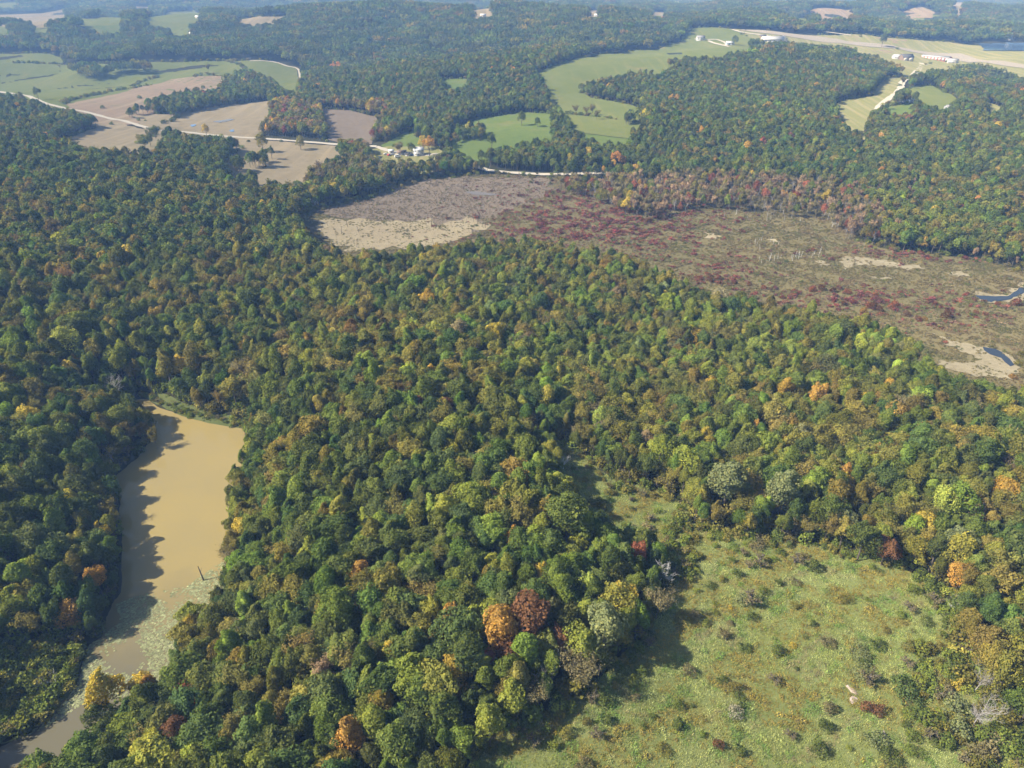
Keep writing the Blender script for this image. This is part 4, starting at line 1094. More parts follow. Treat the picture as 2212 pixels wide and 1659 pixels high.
SH += c3([(60, 1030, 1.2, 'O'), (45, 1085, 1.2, 'O'), (335, 1070, 1.1, 'G'), (480, 1045, 1.9, 'K'), (690, 1055, 1.0, 'D'), (655, 1110, .8, 'G'), (510, 1185, 1.8, 'K'), (730, 1160, 1.6, 'K'), (320, 1155, 1.0, 'G'), (350, 1240, 1.2, 'D'), (850, 1205, 1.7, 'D'), (90, 1220, 1.0, 'L'),
          (230, 990, 1.4, 'G'), (150, 930, 1.5, 'G'), (430, 930, 1.4, 'O'), (1030, 1050, 1.0, 'L'), (1230, 1190, .8, 'G'), (1280, 1215, .7, 'D'), (400, 1110, 1.0, 'K')])
ROCK_UV = (1475 + 1100 / 3, 1246 + 775 / 3)
smarks = [(ROCK_UV[0], ROCK_UV[1], 'pale bare rock patch'), (1865, 1169, 'round dark green tree'), (1424, 1291, 'grey-brown thin meadow tree'), (2118, 1545, 'low spreading bare tree'), (1626, 1303, 'large grey thicket in the meadow'), (1257, 1453, 'broad brown wood-edge tree'),
          (2091, 1353, 'large pale shrub by the right scrub'), (1590, 1540, 'silvery bare shrub'), (1858, 1411, 'tall pale shrub mid meadow'), (1771, 1619, 'big dark shrub near the bottom'), (1057, 1563, 'yellow-green low meadow-tip tree'), (1360, 1468, 'bright lime shrub'), (1950, 1490, 'big blue-green thicket'),
          (1635, 1200, 'brown thicket at the meadow head'), (2068, 1535, 'tall pale shrub in the lower right')]
OWN = {(390, 150): 'pale half of the large thicket in the meadow', (455, 175): 'large grey thicket in the meadow', (345, 880): 'silvery bare shrub alone in the meadow', (1150, 495): 'tall pale shrub in mid meadow', (890, 1120): 'big dark shrub near the bottom of the meadow', (1430, 720): 'big blue-green thicket right of the rock patch',
       (1850, 320): 'largest pale shrub by the right scrub', (1780, 860): 'tall pale shrub in the lower right scrub'}
sp = cast([(q[0], q[1]) for q in SH], .8)
for q, p in zip(SH, sp):
    size = 'large ' if q[2] >= 1.6 else ('tiny ' if q[2] <= .7 else ('' if q[2] > 1.15 else 'small '))
    key = (round((q[0] - 1474.6) * 3), round((q[1] - 1246) * 3))
    lab = OWN.get(key) or relative_label(size + COLOUR[q[3]].replace('bare', 'silvery') + ' shrub', q[0], q[1], smarks)
    f = 3 if q[3] in 'KS' and rnd.random() < .6 else rnd.choice([0, 1, 2])
    shrub(p[0], p[1], f, q[2] * (.66 if f != 3 else .78), np.array(TINT[q[3]]) * rnd.uniform(.8, 1.1), lab, 'shrubs of the meadow')

# red maples of the bog
RED = [(1935, 655, 2.2, 'C'), (1985, 688, 1.7, 'C'), (2045, 682, 2.9, 'M'), (1996, 686, 1.6, 'R'), (1880, 660, 2.3, 'C'), (1900, 668, 2.0, 'M'), (1928, 662, 2.6, 'C'), (1885, 662, 2.8, 'M'), (1775, 622, 2.6, 'M'), (1755, 626, 2.4, 'C'), (1720, 630, 2.3, 'C'), (1830, 630, 2.2, 'C'), (1800, 627, 2.0, 'M'),
       (1510, 600, 2.2, 'C'), (1535, 604, 2.6, 'M'), (1552, 600, 2.2, 'C'), (1960, 678, 1.9, 'M'), (2110, 672, 1.5, 'C'), (2155, 656, 1.6, 'C'), (2195, 655, 3.0, 'C'), (1865, 672, 2.2, 'R'), (1822, 655, 1.8, 'M'), (1650, 620, 1.7, 'C'), (1620, 612, 1.5, 'M'), (1690, 640, 1.6, 'C'), (1845, 652, 1.7, 'C'),
       (2090, 670, 1.6, 'P'), (2020, 655, 1.4, 'C'), (1990, 545, 1.9, 'C'), (1930, 536, 2.0, 'C'), (2190, 812, 1.6, 'R'), (1340, 447, 3.0, 'C'), (1370, 455, 3.4, 'C'), (1390, 452, 3.2, 'M'), (1412, 460, 3.0, 'C'), (1430, 470, 2.8, 'P'), (1325, 455, 2.4, 'C'), (1358, 430, 2.6, 'P'), (1400, 478, 2.4, 'M'), (1440, 490, 2.2, 'C')]
rmarks = [(1700, 555, 'white snags in the marsh'), (2045, 682, 'dark red lone maple'), (2140, 645, 'marsh stream'), (1885, 662, 'maroon maple of the red belt'), (1522, 560, 'green clump at the marsh middle'), (1390, 455, 'red clump beside the grey marsh'), (1775, 622, 'maroon maple behind the red belt')]
for (uu, vv, R, k) in RED:
    p = cast([(uu, vv)], 1.5)[0]
    d = math.hypot(*p); z = float(height(np.array([p[0]]), np.array([p[1]]))[0])
    lab = relative_label(COLOUR[k] + ' maple shrub', uu, vv, rmarks) if (uu, vv) not in ((2045, 682), (1885, 662), (1775, 622)) else {2045: 'dark red maple alone in the marsh', 1885: 'maroon maple in the front of the red belt', 1775: 'maroon maple at the back of the red belt'}[uu]
    f = rnd.choice([0, 1, 2]); sc = R / 1.9
    shrub(p[0], p[1], f, sc, np.array(TINT[k]) * rnd.uniform(.62, .85), lab, 'red maples of the marsh')

# snags: standing dead trunks of the bog
SNAG = []
for k in range(4):
    V, Fc = [], []
    r = random.Random(k); H = 1.0
    a = (r.gauss(0, .03), r.gauss(0, .03))
    tube(V, Fc, (0, 0, -.05), (a[0], a[1], .55), .026, .02, 6); tube(V, Fc, (a[0], a[1], .55), (a[0] * 2.2, a[1] * 2.2, 1.0), .02, .008, 6)
    for q in range(5):
        t = r.uniform(.4, .95); an = r.uniform(0, 6.28); tube(V, Fc, (a[0] * 2 * t, a[1] * 2 * t, t), (a[0] * 2 * t + math.cos(an) * .11, a[1] * 2 * t + math.sin(an) * .11, t + .08), .007, .003, 4)
    SNAG.append((np.array(V), np.array(Fc)))
SN_W = [mesh_np('snag', v, f, None, [PALEWOOD]) for v, f in SNAG]; SN_G = [mesh_np('snag', v, f, None, [BARK]) for v, f in SNAG]; SN_D = [mesh_np('snag', v, f, None, [DEADWOOD]) for v, f in SNAG]
def snag(uu, vv, h, mes, lab, grp):
    p = cast([(uu, vv)])[0]; z = float(height(np.array([p[0]]), np.array([p[1]]))[0])
    o = link('snag', rnd.choice(mes), None, (p[0], p[1], z), rnd.uniform(0, 6.28), None, lab, 'snag', grp)
    w = h * rnd.uniform(.8, 1.2); o.scale = (w, w, h); o.rotation_euler = (rnd.gauss(0, .06), rnd.gauss(0, .06), o.rotation_euler[2])
NUM = ['first', 'second', 'third', 'fourth', 'fifth', 'sixth', 'seventh', 'eighth', 'ninth', 'tenth', 'eleventh', 'twelfth', 'thirteenth', 'fourteenth', 'fifteenth', 'sixteenth', 'seventeenth', 'eighteenth', 'nineteenth', 'twentieth',
       'twenty-first', 'twenty-second', 'twenty-third', 'twenty-fourth']
r = random.Random(4)
def snag_row(pts, hs, mes, what, grp):
    for k, (uu, vv) in enumerate(sorted(pts)): snag(uu, vv, r.uniform(*hs), mes, '%s %s, counted from the left' % (NUM[k], what), grp)
snag_row([(1635 + 145 * t + r.gauss(0, 4), 566 - 14 * t + r.gauss(0, 3.5)) for t in (r.random() for _ in range(24))], (2.6, 5), SN_W, 'slender white dead trunk of the open marsh row', 'white snags in the marsh')
snag_row([(r.uniform(1628, 1682), r.uniform(520, 540)) for _ in range(12)], (2.6, 4.6), SN_W, 'white dead trunk of the cluster behind the row', 'white snags behind the row')
snag_row([(r.uniform(690, 1060), r.gauss(497, 17)) for _ in range(24)], (3, 7), SN_G, 'dark dead trunk in the pale marsh grass', 'dark snags in the pale marsh')
snag_row([(r.uniform(1560, 1870), r.gauss(462, 14)) for _ in range(24)], (4, 8), SN_D * 3 + SN_W, 'grey dead trunk at the far marsh edge', 'grey snags behind the marsh')

# the bare rock in the meadow
def rock(name, uu, vv, L, W, H, rz, lab):
    p = cast([(uu, vv)])[0]; z = float(height(np.array([p[0]]), np.array([p[1]]))[0])
    bm = bmesh.new(); bmesh.ops.create_icosphere(bm, subdivisions=3, radius=1.0)
    rr = random.Random(int(uu)); ph = [rr.uniform(0, 6.28) for _ in range(6)]
    for v_ in bm.verts:
        c = v_.co; k = 1 + .22 * math.sin(3 * c.x + ph[0]) * math.sin(2.6 * c.y + ph[1]) + .12 * math.sin(7 * c.x + 5 * c.y + ph[2]) + .08 * math.sin(9 * c.y - 6 * c.z + ph[3])
        v_.co = Vector((c.x * L * k, c.y * W * k, max(c.z, -.4) * H * k))
    me = bpy.data.meshes.new(name); bm.to_mesh(me); bm.free(); me.materials.append(M_ROCK)
    link(name, me, None, (p[0], p[1], z + .1), rz, None, lab, 'rock')
M_ROCK = plain_mat('pale_rock', (.42, .34, .29), .9, .3, 1.6)
rock('rock', 1474.6 + 1095 / 3, 1246 + 735 / 3, 1.5, .6, .25, -1.0, 'long pale bare rock in the meadow, upper piece')
rock('rock', 1474.6 + 1105 / 3, 1246 + 800 / 3, 1.25, .8, .28, .6, 'pale bare rock in the meadow, lower wider piece')
rock('rock', 1474.6 + 1305 / 3, 1246 + 1025 / 3, 1.0, .4, .2, 1.2, 'small tan rock streak below the rock patch')

# ------------------------------------------------------------------ low growth nobody could count
def tuft(seed, n, H, spread, size, lean=.35):
    r = np.random.default_rng(seed)
    base = r.normal(0, spread, (n, 2)); V = []
    for k in range(n):
        a = r.uniform(0, 6.28); d = np.array([math.cos(a), math.sin(a)]); h = H * r.uniform(.6, 1.1); w = size * r.uniform(.6, 1.2)
        b = base[k]; s = np.array([-d[1], d[0]]) * w * .5; t = b + d * h * lean * r.uniform(.2, 1.4)
        V += [(b[0] - s[0], b[1] - s[1], 0), (b[0] + s[0], b[1] + s[1], 0), (t[0] + s[0] * .6, t[1] + s[1] * .6, h), (t[0] - s[0] * .6, t[1] - s[1] * .6, h * .9)]
    V = np.array(V); lv = np.repeat(np.clip(r.normal(.5, .2, n), 0, 1), 4)
    return mesh_np('tuft', V, np.arange(4 * n).reshape(-1, 4), None, [LEAF], attr={'lv': lv})
def points_in(poly, spacing, seed):
    r = np.random.default_rng(seed); poly = np.asarray(poly)
    x0, y0 = poly.min(0); x1, y1 = poly.max(0)
    gx, gy = np.meshgrid(np.arange(x0, x1, spacing), np.arange(y0, y1, spacing))
    gx = (gx + r.uniform(-.5, .5, gx.shape) * spacing).ravel(); gy = (gy + r.uniform(-.5, .5, gy.shape) * spacing).ravel()
    m = inside(gx, gy, poly)
    u, v, dep = to_px(gx, gy, height(gx, gy)); m &= (u > -250) & (u < 2460) & (v < 1850) & (dep > 1)
    return gx[m], gy[m]
def rz_only(n, r): return np.column_stack([np.zeros(n), np.zeros(n), r.uniform(0, 6.28, n)])

# meadow grass, goldenrod and weeds
TUFTS = [tuft(1, 22, .5, .36, .075), tuft(2, 24, .42, .42, .09), tuft(3, 18, .7, .3, .07, .2), bush(720, .8, .6, 60, .25, 8).cv is not None and joined('weed', bush(721, .7, .6, 110, .15, 8))]
r = np.random.default_rng(77)
X, Y = [], []
for pl, sd in ((P_MEADOW, 1), (P_STRIP, 2)):
    a, b = points_in(pl, .78, sd); X.append(a); Y.append(b)
X, Y = np.concatenate(X), np.concatenate(Y)
w1, w2, w3 = wave_noise(X, Y, 41, 12) + .5 * wave_noise(X, Y, 44, 4), wave_noise(X, Y, 42, 8) + .4 * wave_noise(X, Y, 45, 3), wave_noise(X, Y, 43, 26)
base = np.tile(np.array([.20, .22, .068]), (len(X), 1))
def blend(m, c, k=1.0):
    global base
    w = (np.clip(m, 0, 1) * k)[:, None]; base = base * (1 - w) + np.array(c) * w
blend((w3 + .1) * 1.3, (.27, .29, .12), .9); blend((w2 - .15) * 2.2, (.12, .185, .045), 1.0); blend((w1 - .05) * 1.8, (.205, .165, .045), .95); blend((-w1 - .75) * 2.2, (.20, .165, .09), .8)
base *= 1.85 * np.exp(r.normal(0, .2, (len(X), 1)))
gold = (w1 > .2) & (r.random(len(X)) < .3); base[gold] = np.array([.33, .265, .06]) * np.exp(r.normal(0, .2, (gold.sum(), 1)))
pk = np.where(r.random(len(X)) < .04 + .10 * np.clip(w1, 0, 1), 3, r.integers(0, 3, len(X)))
sc = r.uniform(.7, 1.5, len(X)) * (1 + .25 * w2)
scatter('meadow_grass', np.column_stack([X, Y, height(X, Y) + .1]), pk, np.column_stack([sc, sc, sc * r.uniform(.45, .8, len(X))]), rz_only(len(X), r), base, proto_collection('meadow_forms', TUFTS), 'rough meadow grass with goldenrod and weeds')

# scrub, wood edges, dam and hedges
UB = [joined('bush_form', bush(730 + k, 2.6, 1.8, 330, .5)) for k in range(3)] + [joined('bush_form', airy(735, 3.0, 1.7, 260, .36, levels=2))]
UP, UI, US, UT = [], [], [], []
GREENS = np.array([TINT['D'], TINT['G'], TINT['O'], TINT['L'], TINT['N'], TINT['K']])
def add_bushes(x, y, smin, smax, probs, seed, flat=1.0):
    r = np.random.default_rng(seed); n = len(x)
    k = r.choice(6, n, p=np.array(probs) / sum(probs))
    s = r.uniform(smin, smax, n)
    UP.append(np.column_stack([x, y, height(x, y) - .1])); UI.append(np.where((k >= 4) & (r.random(n) < .5), 3, r.integers(0, 3, n)))
    US.append(np.column_stack([s, s, s * flat])); UT.append(GREENS[k] * np.exp(r.normal(0, .18, (n, 1))))
def along(poly, spacing, width, seed, closed=True, shift=0.0):
    r = np.random.default_rng(seed)
    p = resample(poly, spacing, 0, seed, closed); n = len(p)
    q = p + r.normal(0, width, p.shape)
    return q[:, 0], q[:, 1]
x, y = points_in(P_SCRUB, 2.0, 5); add_bushes(x, y, .6, 1.4, (3, 4, 2, 1, .5, 0), 5)
x, y = points_in(P_DAM, 1.5, 6); m = r.random(len(x)) < .5; add_bushes(x[m], y[m], .15, .5, (1, 4, 3, 3, 0, 0), 6, .7)
m = r.random(len(x)) < .06; add_bushes(x[m], y[m], .5, .9, (3, 4, 2, 1, 0, 0), 61)
for pl, sp_, wd, a, b, sd in ((P_MEADOW, 1.3, 1.6, .45, 1.15, 11), (P_STRIP, 1.6, 1.4, .4, .9, 12), (POND, 1.3, .0, .35, .8, 13)):
    if pl is POND:
        x, y = along(pl, sp_, 1.0, sd); c = pl.mean(0); dx, dy = x - c[0], y - c[1]; L = np.hypot(dx, dy); x, y = x + dx / L * 1.6, y + dy / L * 1.6; m = ~inside(x, y, POND); x, y = x[m], y[m]
    else: x, y = along(pl, sp_, wd, sd)
    m = (height(x, y) > .2); u_, v_, _ = to_px(x, y, height(x, y)); m &= (v_ < 1800) & (u_ > -200) & (u_ < 2400)
    add_bushes(x[m], y[m], a, b, (3, 3, 3, 1.2, 1.5, .8), sd)
x, y = along(P_BOG, 2.2, 5, 14); m = wooded(x, y); add_bushes(x[m], y[m], .6, 1.6, (2, 2, 3, 1, 2, 2), 14)
x, y = along(P_BOG, 2.2, 4, 15); add_bushes(x, y, .5, 1.3, (2, 2, 3, 1, 2, 2), 15)
for k, pf in enumerate(FP):
    d = np.hypot(*pf.mean(0))
    if d < 2000:
        x, y = along(pf, 3.2, 2.2, 30 + k); m = wooded(x, y) | (r.random(len(x)) < .05); add_bushes(x[m], y[m], .7, 1.9, (4, 2, 2, .4, 1.5, 1), 30 + k)
for k, hl in enumerate(([(135, 224), (180, 212), (240, 199), (290, 191), (325, 185)], [(283, 187), (310, 177), (345, 168)], [(490, 133), (515, 140), (530, 148)], [(426, 164), (470, 164), (500, 166)], [(1230, 249), (1290, 255), (1330, 260)], [(985, 285), (1010, 283), (1040, 280)], [(300, 312), (315, 300), (330, 287), (340, 281)], [(30, 137), (130, 139)],
                        [(355, 268), (375, 262), (385, 254)])):
    x, y = along(smooth_line(cast(hl), 4), 3.5, 1.8, 50 + k, False); add_bushes(x, y, .8, 2.0, (4, 2, 2, .3, 2, 1), 50 + k)
# fill between the trunks of the near wood
x, y, z_, u_, v_ = candidates(4.2, 55, 330, 91); m = wooded(x, y); add_bushes(x[m], y[m], .8, 2.0, (4, 4, 3, .8, 2, .4), 91)
# scrub right of the meadow, where the wood thins out
P_RS = cast([(1985, 1245), (2080, 1290), (2240, 1380), (2260, 1700), (2080, 1700), (2000, 1600), (1960, 1450), (2020, 1330)])
x, y = points_in(P_RS, 2.6, 93); m = r.random(len(x)) < .62; add_bushes(x[m], y[m], .4, 1.35, (2, 3, 4, 1.4, 3, 2), 93)
x, y = points_in(P_STRIP, 2.6, 94); m = r.random(len(x)) < .16; add_bushes(x[m], y[m], .4, 1.1, (2, 3, 3, 1, 2, 2), 94)
P_TOPM = cast([(1450, 1150), (1600, 1160), (1820, 1190), (1900, 1215), (1780, 1230), (1600, 1235), (1470, 1240)])
x, y = points_in(P_TOPM, 2.6, 95); m = r.random(len(x)) < .33; add_bushes(x[m], y[m], .35, 1.0, (2, 3, 4, 1.4, 3, 2), 95)
UP, UI, US, UT = map(np.concatenate, (UP, UI, US, UT))
scatter('undergrowth', UP, UI, US, rz_only(len(UP), r), UT, proto_collection('bush_forms', UB), 'low bushes and saplings along the wood edges')

# marsh shrubs
MB = [joined('marsh_form', bush(740 + k, 1.3, 1.15, 130, .5, 9)) for k in range(2)] + [joined('marsh_form', airy(745, 1.7, 1.0, 120, .34, levels=2)), joined('marsh_form', bush(748, 2.6, 1.3, 150, .55, 9))]
x, y = points_in(P_BOG, 1.35, 96)
u_, v_, _ = to_px(x, y, height(x, y))
w1, w2, w3 = wave_noise(x, y, 51, 28), wave_noise(x, y, 52, 60), wave_noise(x, y, 53, 12)
skip = np.zeros(len(x), bool)
for nm, pl in SHEETS:
    if nm in ('sandbar', 'stream', 'bog_pool'): skip |= inside(x, y, pl) & ((r.random(len(x)) < .72) | (nm != 'sandbar'))
grey = inside(x, y, P_GREYM); pale = inside(x, y, P_PALE)
keep = ~skip & (r.random(len(x)) < np.where(pale, .2 + .35 * (w1 > .1), np.where(grey, .6, np.clip(.8 + .35 * w3 + .15 * w1, .3, 1))))
x, y, u_, v_, w1, w2, w3, grey, pale = (q[keep] for q in (x, y, u_, v_, w1, w2, w3, grey, pale))
n_ = len(x)
col = np.array([.235, .195, .092]) * np.exp(r.normal(0, .2, (n_, 1)))
def bl(m, c):
    global col
    w = np.clip(m, 0, 1)[:, None]; col = col * (1 - w) + np.array(c) * w
bl((w1 + .1) * .9, (.19, .185, .075)); bl((w2 - .3) * 1.2, (.28, .21, .12)); bl(grey * .9, (.31, .255, .195)); bl(pale * .8, (.27, .25, .14))
redz = 1.2 * np.exp(-(((u_ - 1290) / 190) ** 2 + ((v_ - 480) / 60) ** 2)) + .8 * np.exp(-(((u_ - 1830) / 190) ** 2 + ((v_ - 650) / 22) ** 2)) + .6 * np.exp(-(((u_ - 1560) / 90) ** 2 + ((v_ - 590) / 25) ** 2)) + .7 * np.exp(-(((u_ - 2000) / 200) ** 2 + ((v_ - 548) / 16) ** 2)) + .4 * np.exp(-(((u_ - 2080) / 120) ** 2 + ((v_ - 690) / 25) ** 2))
red = r.random(n_) < redz * np.where(w3 > .1, .52, .16)
col[red] = np.array([.235, .098, .075]) * np.exp(r.normal(0, .25, (red.sum(), 1))) * np.exp(r.normal(0, .12, (red.sum(), 3)))
pink = (r.random(n_) < redz * .35) & ~red; col[pink] = np.array([.33, .21, .155]) * np.exp(r.normal(0, .2, (pink.sum(), 1)))
grn = r.random(n_) < .10; col[grn] = np.array([.15, .175, .06]) * np.exp(r.normal(0, .2, (grn.sum(), 1)))
pk = np.where(red & (r.random(n_) < .5), 3, np.where(grey & (r.random(n_) < .6), 2, r.integers(0, 3, n_)))
sc = r.uniform(.3, .85, n_) * (1 + .3 * w3) * np.where(red, 1.5, 1)
scatter('marsh_shrubs', np.column_stack([x, y, height(x, y) + .15]), pk, np.column_stack([sc, sc, sc * .62]), rz_only(n_, r), col, proto_collection('marsh_forms', MB), 'low brown, olive and red shrubs covering the marsh')

# the belt of small red, pink and bare trees behind the bog
x, y = points_in(P_BELT, 4.0, 97); n_ = len(x)
ks = r.choice(list('PCKSNOYRG'), n_, p=np.array([4.2, 1.0, 5.0, 4.5, 1.8, 1.4, .2, .2, .8]) / 19.1)
tn = np.array([TINT[k] for k in ks]) * np.where(np.isin(ks, ['K', 'P']), 1.15, .95)[:, None] * np.exp(r.normal(0, .2, (n_, 1)))
f = np.array([NN + NBARE if k == 'S' else (NN + r.integers(9, 12) if k in 'KPN' else NN + r.integers(0, 6)) for k in ks])
sc = r.uniform(.4, .82, n_)
m = r.random(n_) < .8
scatter('marsh_edge_trees', np.column_stack([x, y, height(x, y)])[m], f[m], np.column_stack([sc * .85, sc * .85, sc])[m], rz_only(n_, r)[m], tn[m], proto_collection('belt_forms', FORMS[:2 * NN]), 'small red, pink and bare trees behind the marsh')

# lily pads
def pad(k):
    a = np.linspace(.3, 6.28 - .1, 8); rr = np.random.default_rng(k).uniform(.85, 1.1, 8)
    v = np.concatenate([[[0, 0, .01]], np.column_stack([np.cos(a) * rr, np.sin(a) * rr, np.full(8, .0)])])
    return mesh_np('lily_pad', v, None, np.array([(0, i, i + 1) for i in range(1, 8)]), [LEAF], attr={'lv': np.full(9, .5)})
P_LILY = on_plane([(248, 1305), (300, 1285), (400, 1268), (492, 1205), (500, 1240), (470, 1300), (440, 1350), (410, 1420), (370, 1470), (290, 1500), (180, 1520), (120, 1560), (60, 1590), (150, 1490), (172, 1450), (190, 1396), (225, 1372), (262, 1340)])
x, y = points_in(P_LILY, .46, 98); m = inside(x, y, POND) & (dist_poly(x, y, POND) > .6); x, y = x[m], y[m]
u_, v_, _ = to_px(x, y, 0 * x)
den = .8 + .55 * wave_noise(x, y, 61, 12) + .35 * wave_noise(x, y, 62, 4) - .5 * ((v_ < 1300) & (u_ < 400)) - .35 * (v_ < 1255)
hole = np.exp(-(((u_ - 285) / 35) ** 2 + ((v_ - 1415) / 35) ** 2)); den -= 1.1 * hole
m = r.random(len(x)) < np.clip(den, 0, .9); x, y = x[m], y[m]; n_ = len(x)
sc = r.uniform(.2, .44, n_)
scatter('lily_pads', np.column_stack([x, y, np.full(n_, .03) + r.uniform(0, .012, n_)]), r.integers(0, 3, n_), np.column_stack([sc, sc, sc]), np.column_stack([r.normal(0, .06, n_), r.normal(0, .06, n_), r.uniform(0, 6.28, n_)]),
        np.array([.27, .285, .15]) * np.exp(r.normal(0, .22, (n_, 1))), proto_collection('pad_forms', [pad(k) for k in range(3)]), 'pale lily pads floating on the near end of the pond')

# ------------------------------------------------------------------ farms, airfield, vehicles
WALLM = {'white': plain_mat('white_boards', (.55, .55, .53), .7, .08, .8), 'grey': plain_mat('grey_boards', (.42, .43, .44), .7, .1, .8), 'brown': plain_mat('brown_boards', (.24, .17, .12), .8, .15, .8), 'red': plain_mat('red_metal_wall', (.50, .10, .09), .5, .1, .6),
         'cream': plain_mat('cream_metal_wall', (.66, .62, .54), .6, .08, .6), 'blue': plain_mat('blue_grey_wall', (.36, .45, .56), .6, .1, .8)}
ROOFM = {'white': plain_mat('white_metal_roof', (.52, .52, .51), .45, .05, .5), 'grey': plain_mat('grey_shingle_roof', (.26, .26, .27), .85, .15, 1.5), 'dark': plain_mat('dark_roof', (.10, .10, .105), .85, .2, 1.5), 'red': plain_mat('red_roof', (.52, .17, .15), .6, .1, .8),
         'brown': plain_mat('brown_roof', (.20, .15, .12), .85, .15, 1.2), 'silver': plain_mat('silver_roof', (.60, .62, .64), .4, .08, .6)}
PANE = plain_mat('window_pane', (.05, .06, .08), .15, .1, 1); TRIM = plain_mat('white_trim', (.8, .8, .79), .6, .04, 1); DOORM = plain_mat('door_paint', (.22, .12, .09), .6, .1, 1)
CARM = {'white': plain_mat('white_paint', (.8, .8, .8), .3, .02, 1), 'red': plain_mat('red_paint', (.45, .05, .04), .3, .04, 1), 'blue': plain_mat('blue_paint', (.10, .18, .35), .3, .04, 1), 'grey': plain_mat('grey_paint', (.35, .36, .38), .3, .04, 1)}
TYRE = plain_mat('rubber', (.03, .03, .03), .8, .1, 1)

def box_np(x0, x1, y0, y1, z0, z1):
    v = [(x, y, z) for z in (z0, z1) for x, y in ((x0, y0), (x1, y0), (x1, y1), (x0, y1))]
    f = [(3, 2, 1, 0), (4, 5, 6, 7), (0, 1, 5, 4), (1, 2, 6, 5), (2, 3, 7, 6), (3, 0, 4, 7)]
    return v, f
def boxes(name, bs, mat, parent):
    V, Fc = [], []
    for b in bs:
        v, f = box_np(*b); n = len(V); V += v; Fc += [tuple(i + n for i in q) for q in f]
    return link(name, mesh_np(name, np.array(V), np.array(Fc), None, [mat]), parent)

def ground_at(p): return float(height(np.array([p[0]]), np.array([p[1]]))[0])
def house(name, uv, L, W, H, wall, roof, rz, label, cat, group=None, rise=None, storeys=1, porch=False, chimney=False, wins=3, bigdoor=False, lift=0.0, doors=1, cast_h=None):
    """A gabled building: wall, roof, windows with panes, doors."""
    if name not in ('hangar', 'barn'): L, W, H = L * .76, W * .76, H * .8
    p = cast([uv], H * .6 if cast_h is None else cast_h)[0]
    t = empty(name, (p[0], p[1], ground_at(p) + .9 + lift), rz, 1.0, label, cat, group)
    rise = rise or W * .32
    a, b = L / 2, W / 2
    V = [(-a, -b, -2.5), (a, -b, -2.5), (a, b, -2.5), (-a, b, -2.5), (-a, -b, H), (a, -b, H), (a, b, H), (-a, b, H), (-a, 0, H + rise), (a, 0, H + rise)]
    me = mesh_np('wall', np.array(V, float), np.array([(0, 1, 5, 4), (2, 3, 7, 6), (1, 2, 6, 5), (3, 0, 4, 7)]), np.array([(5, 6, 9), (7, 4, 8)]), [WALLM[wall]])
    link('wall', me, t)
    o = .45; k = rise / b; th = .18
    R = []
    for s in (-1, 1):
        y0, z0 = s * (b + o), H - k * o; y1, z1 = 0, H + rise
        R.append([(-a - o, y0, z0 + .05), (a + o, y0, z0 + .05), (a + o, y1, z1 + .05), (-a - o, y1, z1 + .05), (-a - o, y0, z0 + th + .05), (a + o, y0, z0 + th + .05), (a + o, y1, z1 + th + .05), (-a - o, y1, z1 + th + .05)])
    Vr = np.array(R[0] + R[1]); fr = [(3, 2, 1, 0), (4, 5, 6, 7), (0, 1, 5, 4), (1, 2, 6, 5), (2, 3, 7, 6), (3, 0, 4, 7)]
    ro = link('roof', mesh_np('roof', Vr, np.array(fr + [tuple(i + 8 for i in q) for q in fr]), None, [ROOFM[roof]]), t)
    if chimney: boxes('chimney', [(a * .3, a * .3 + .8, -.4, .4, H + rise - 1.0, H + rise + 1.3)], WALLM['brown'], ro)
    sh = H / storeys
    for st in range(storeys):
        for s in (-1, 1):
            for i in range(wins):
                x = -a + L * (i + .5) / wins; z = st * sh + sh * .42
                if st == 0 and s == -1 and not bigdoor and i == wins // 2: continue
                if bigdoor and s == -1: continue
                w = boxes('window', [(x - .6, x + .6, s * b - .06, s * b + .06, z, z + 1.3)], TRIM, t)
                boxes('pane', [(x - .48, x + .48, s * b - .09, s * b + .09, z + .12, z + 1.18)], PANE, w)
    if bigdoor:
        for i in range(doors):
            x = -a + L * (i + .5) / doors; w = L / doors * .36
            boxes('door', [(x - w, x + w, -b - .10, -b + .02, -.8, H * .84)], WALLM[bigdoor], t)
    else:
        boxes('door', [(-.5 if wins % 2 else a * .1, .5 if wins % 2 else a * .1 + 1, -b - .07, -b + .05, -.8, 2.05)], DOORM, t)
    if porch:
        boxes('porch_roof', [(-a, a * .6, -b - 2.3, -b - .02, H * .45, H * .45 + .18)], ROOFM['silver'], t)
        for i in range(4): boxes('porch_post', [(-a + .1 + i * (a * 1.5) / 3, -a + .28 + i * (a * 1.5) / 3, -b - 2.2, -b - 2.02, -.8, H * .45)], TRIM, t)
    return t

house('farmhouse', (904, 329), 13, 9, 6.0, 'white', 'silver', .25, 'white two-storey farmhouse beside the amber tree', 'house', storeys=2, porch=True, chimney=True)
house('shed', (868, 332), 11, 6, 2.8, 'brown', 'brown', .1, 'long brown shed left of the farmhouse', 'shed', 'farm sheds by the road', bigdoor='grey', doors=3)
house('shed', (882, 335), 6, 5, 2.6, 'grey', 'dark', -.3, 'small dark roofed shed in front of the farmhouse', 'shed', 'farm sheds by the road')
house('shed', (845, 329), 6, 4.5, 2.5, 'white', 'silver', .4, 'pale shed at the left of the farmyard', 'shed', 'farm sheds by the road')
house('cottage', (674, 436), 10, 7, 3.6, 'white', 'white', .5, 'white cottage half hidden in trees left of the marsh', 'house', chimney=True)
house('house', (1513, 85), 20, 12, 6.0, 'white', 'grey', .1, 'white house on the pasture by the airfield', 'house', storeys=2, chimney=True, lift=.8)
house('shed', (1576, 96), 17, 10, 4.0, 'blue', 'silver', -.05, 'blue-grey shed at the end of the gravel drive', 'shed', lift=.8, bigdoor='grey', doors=2)
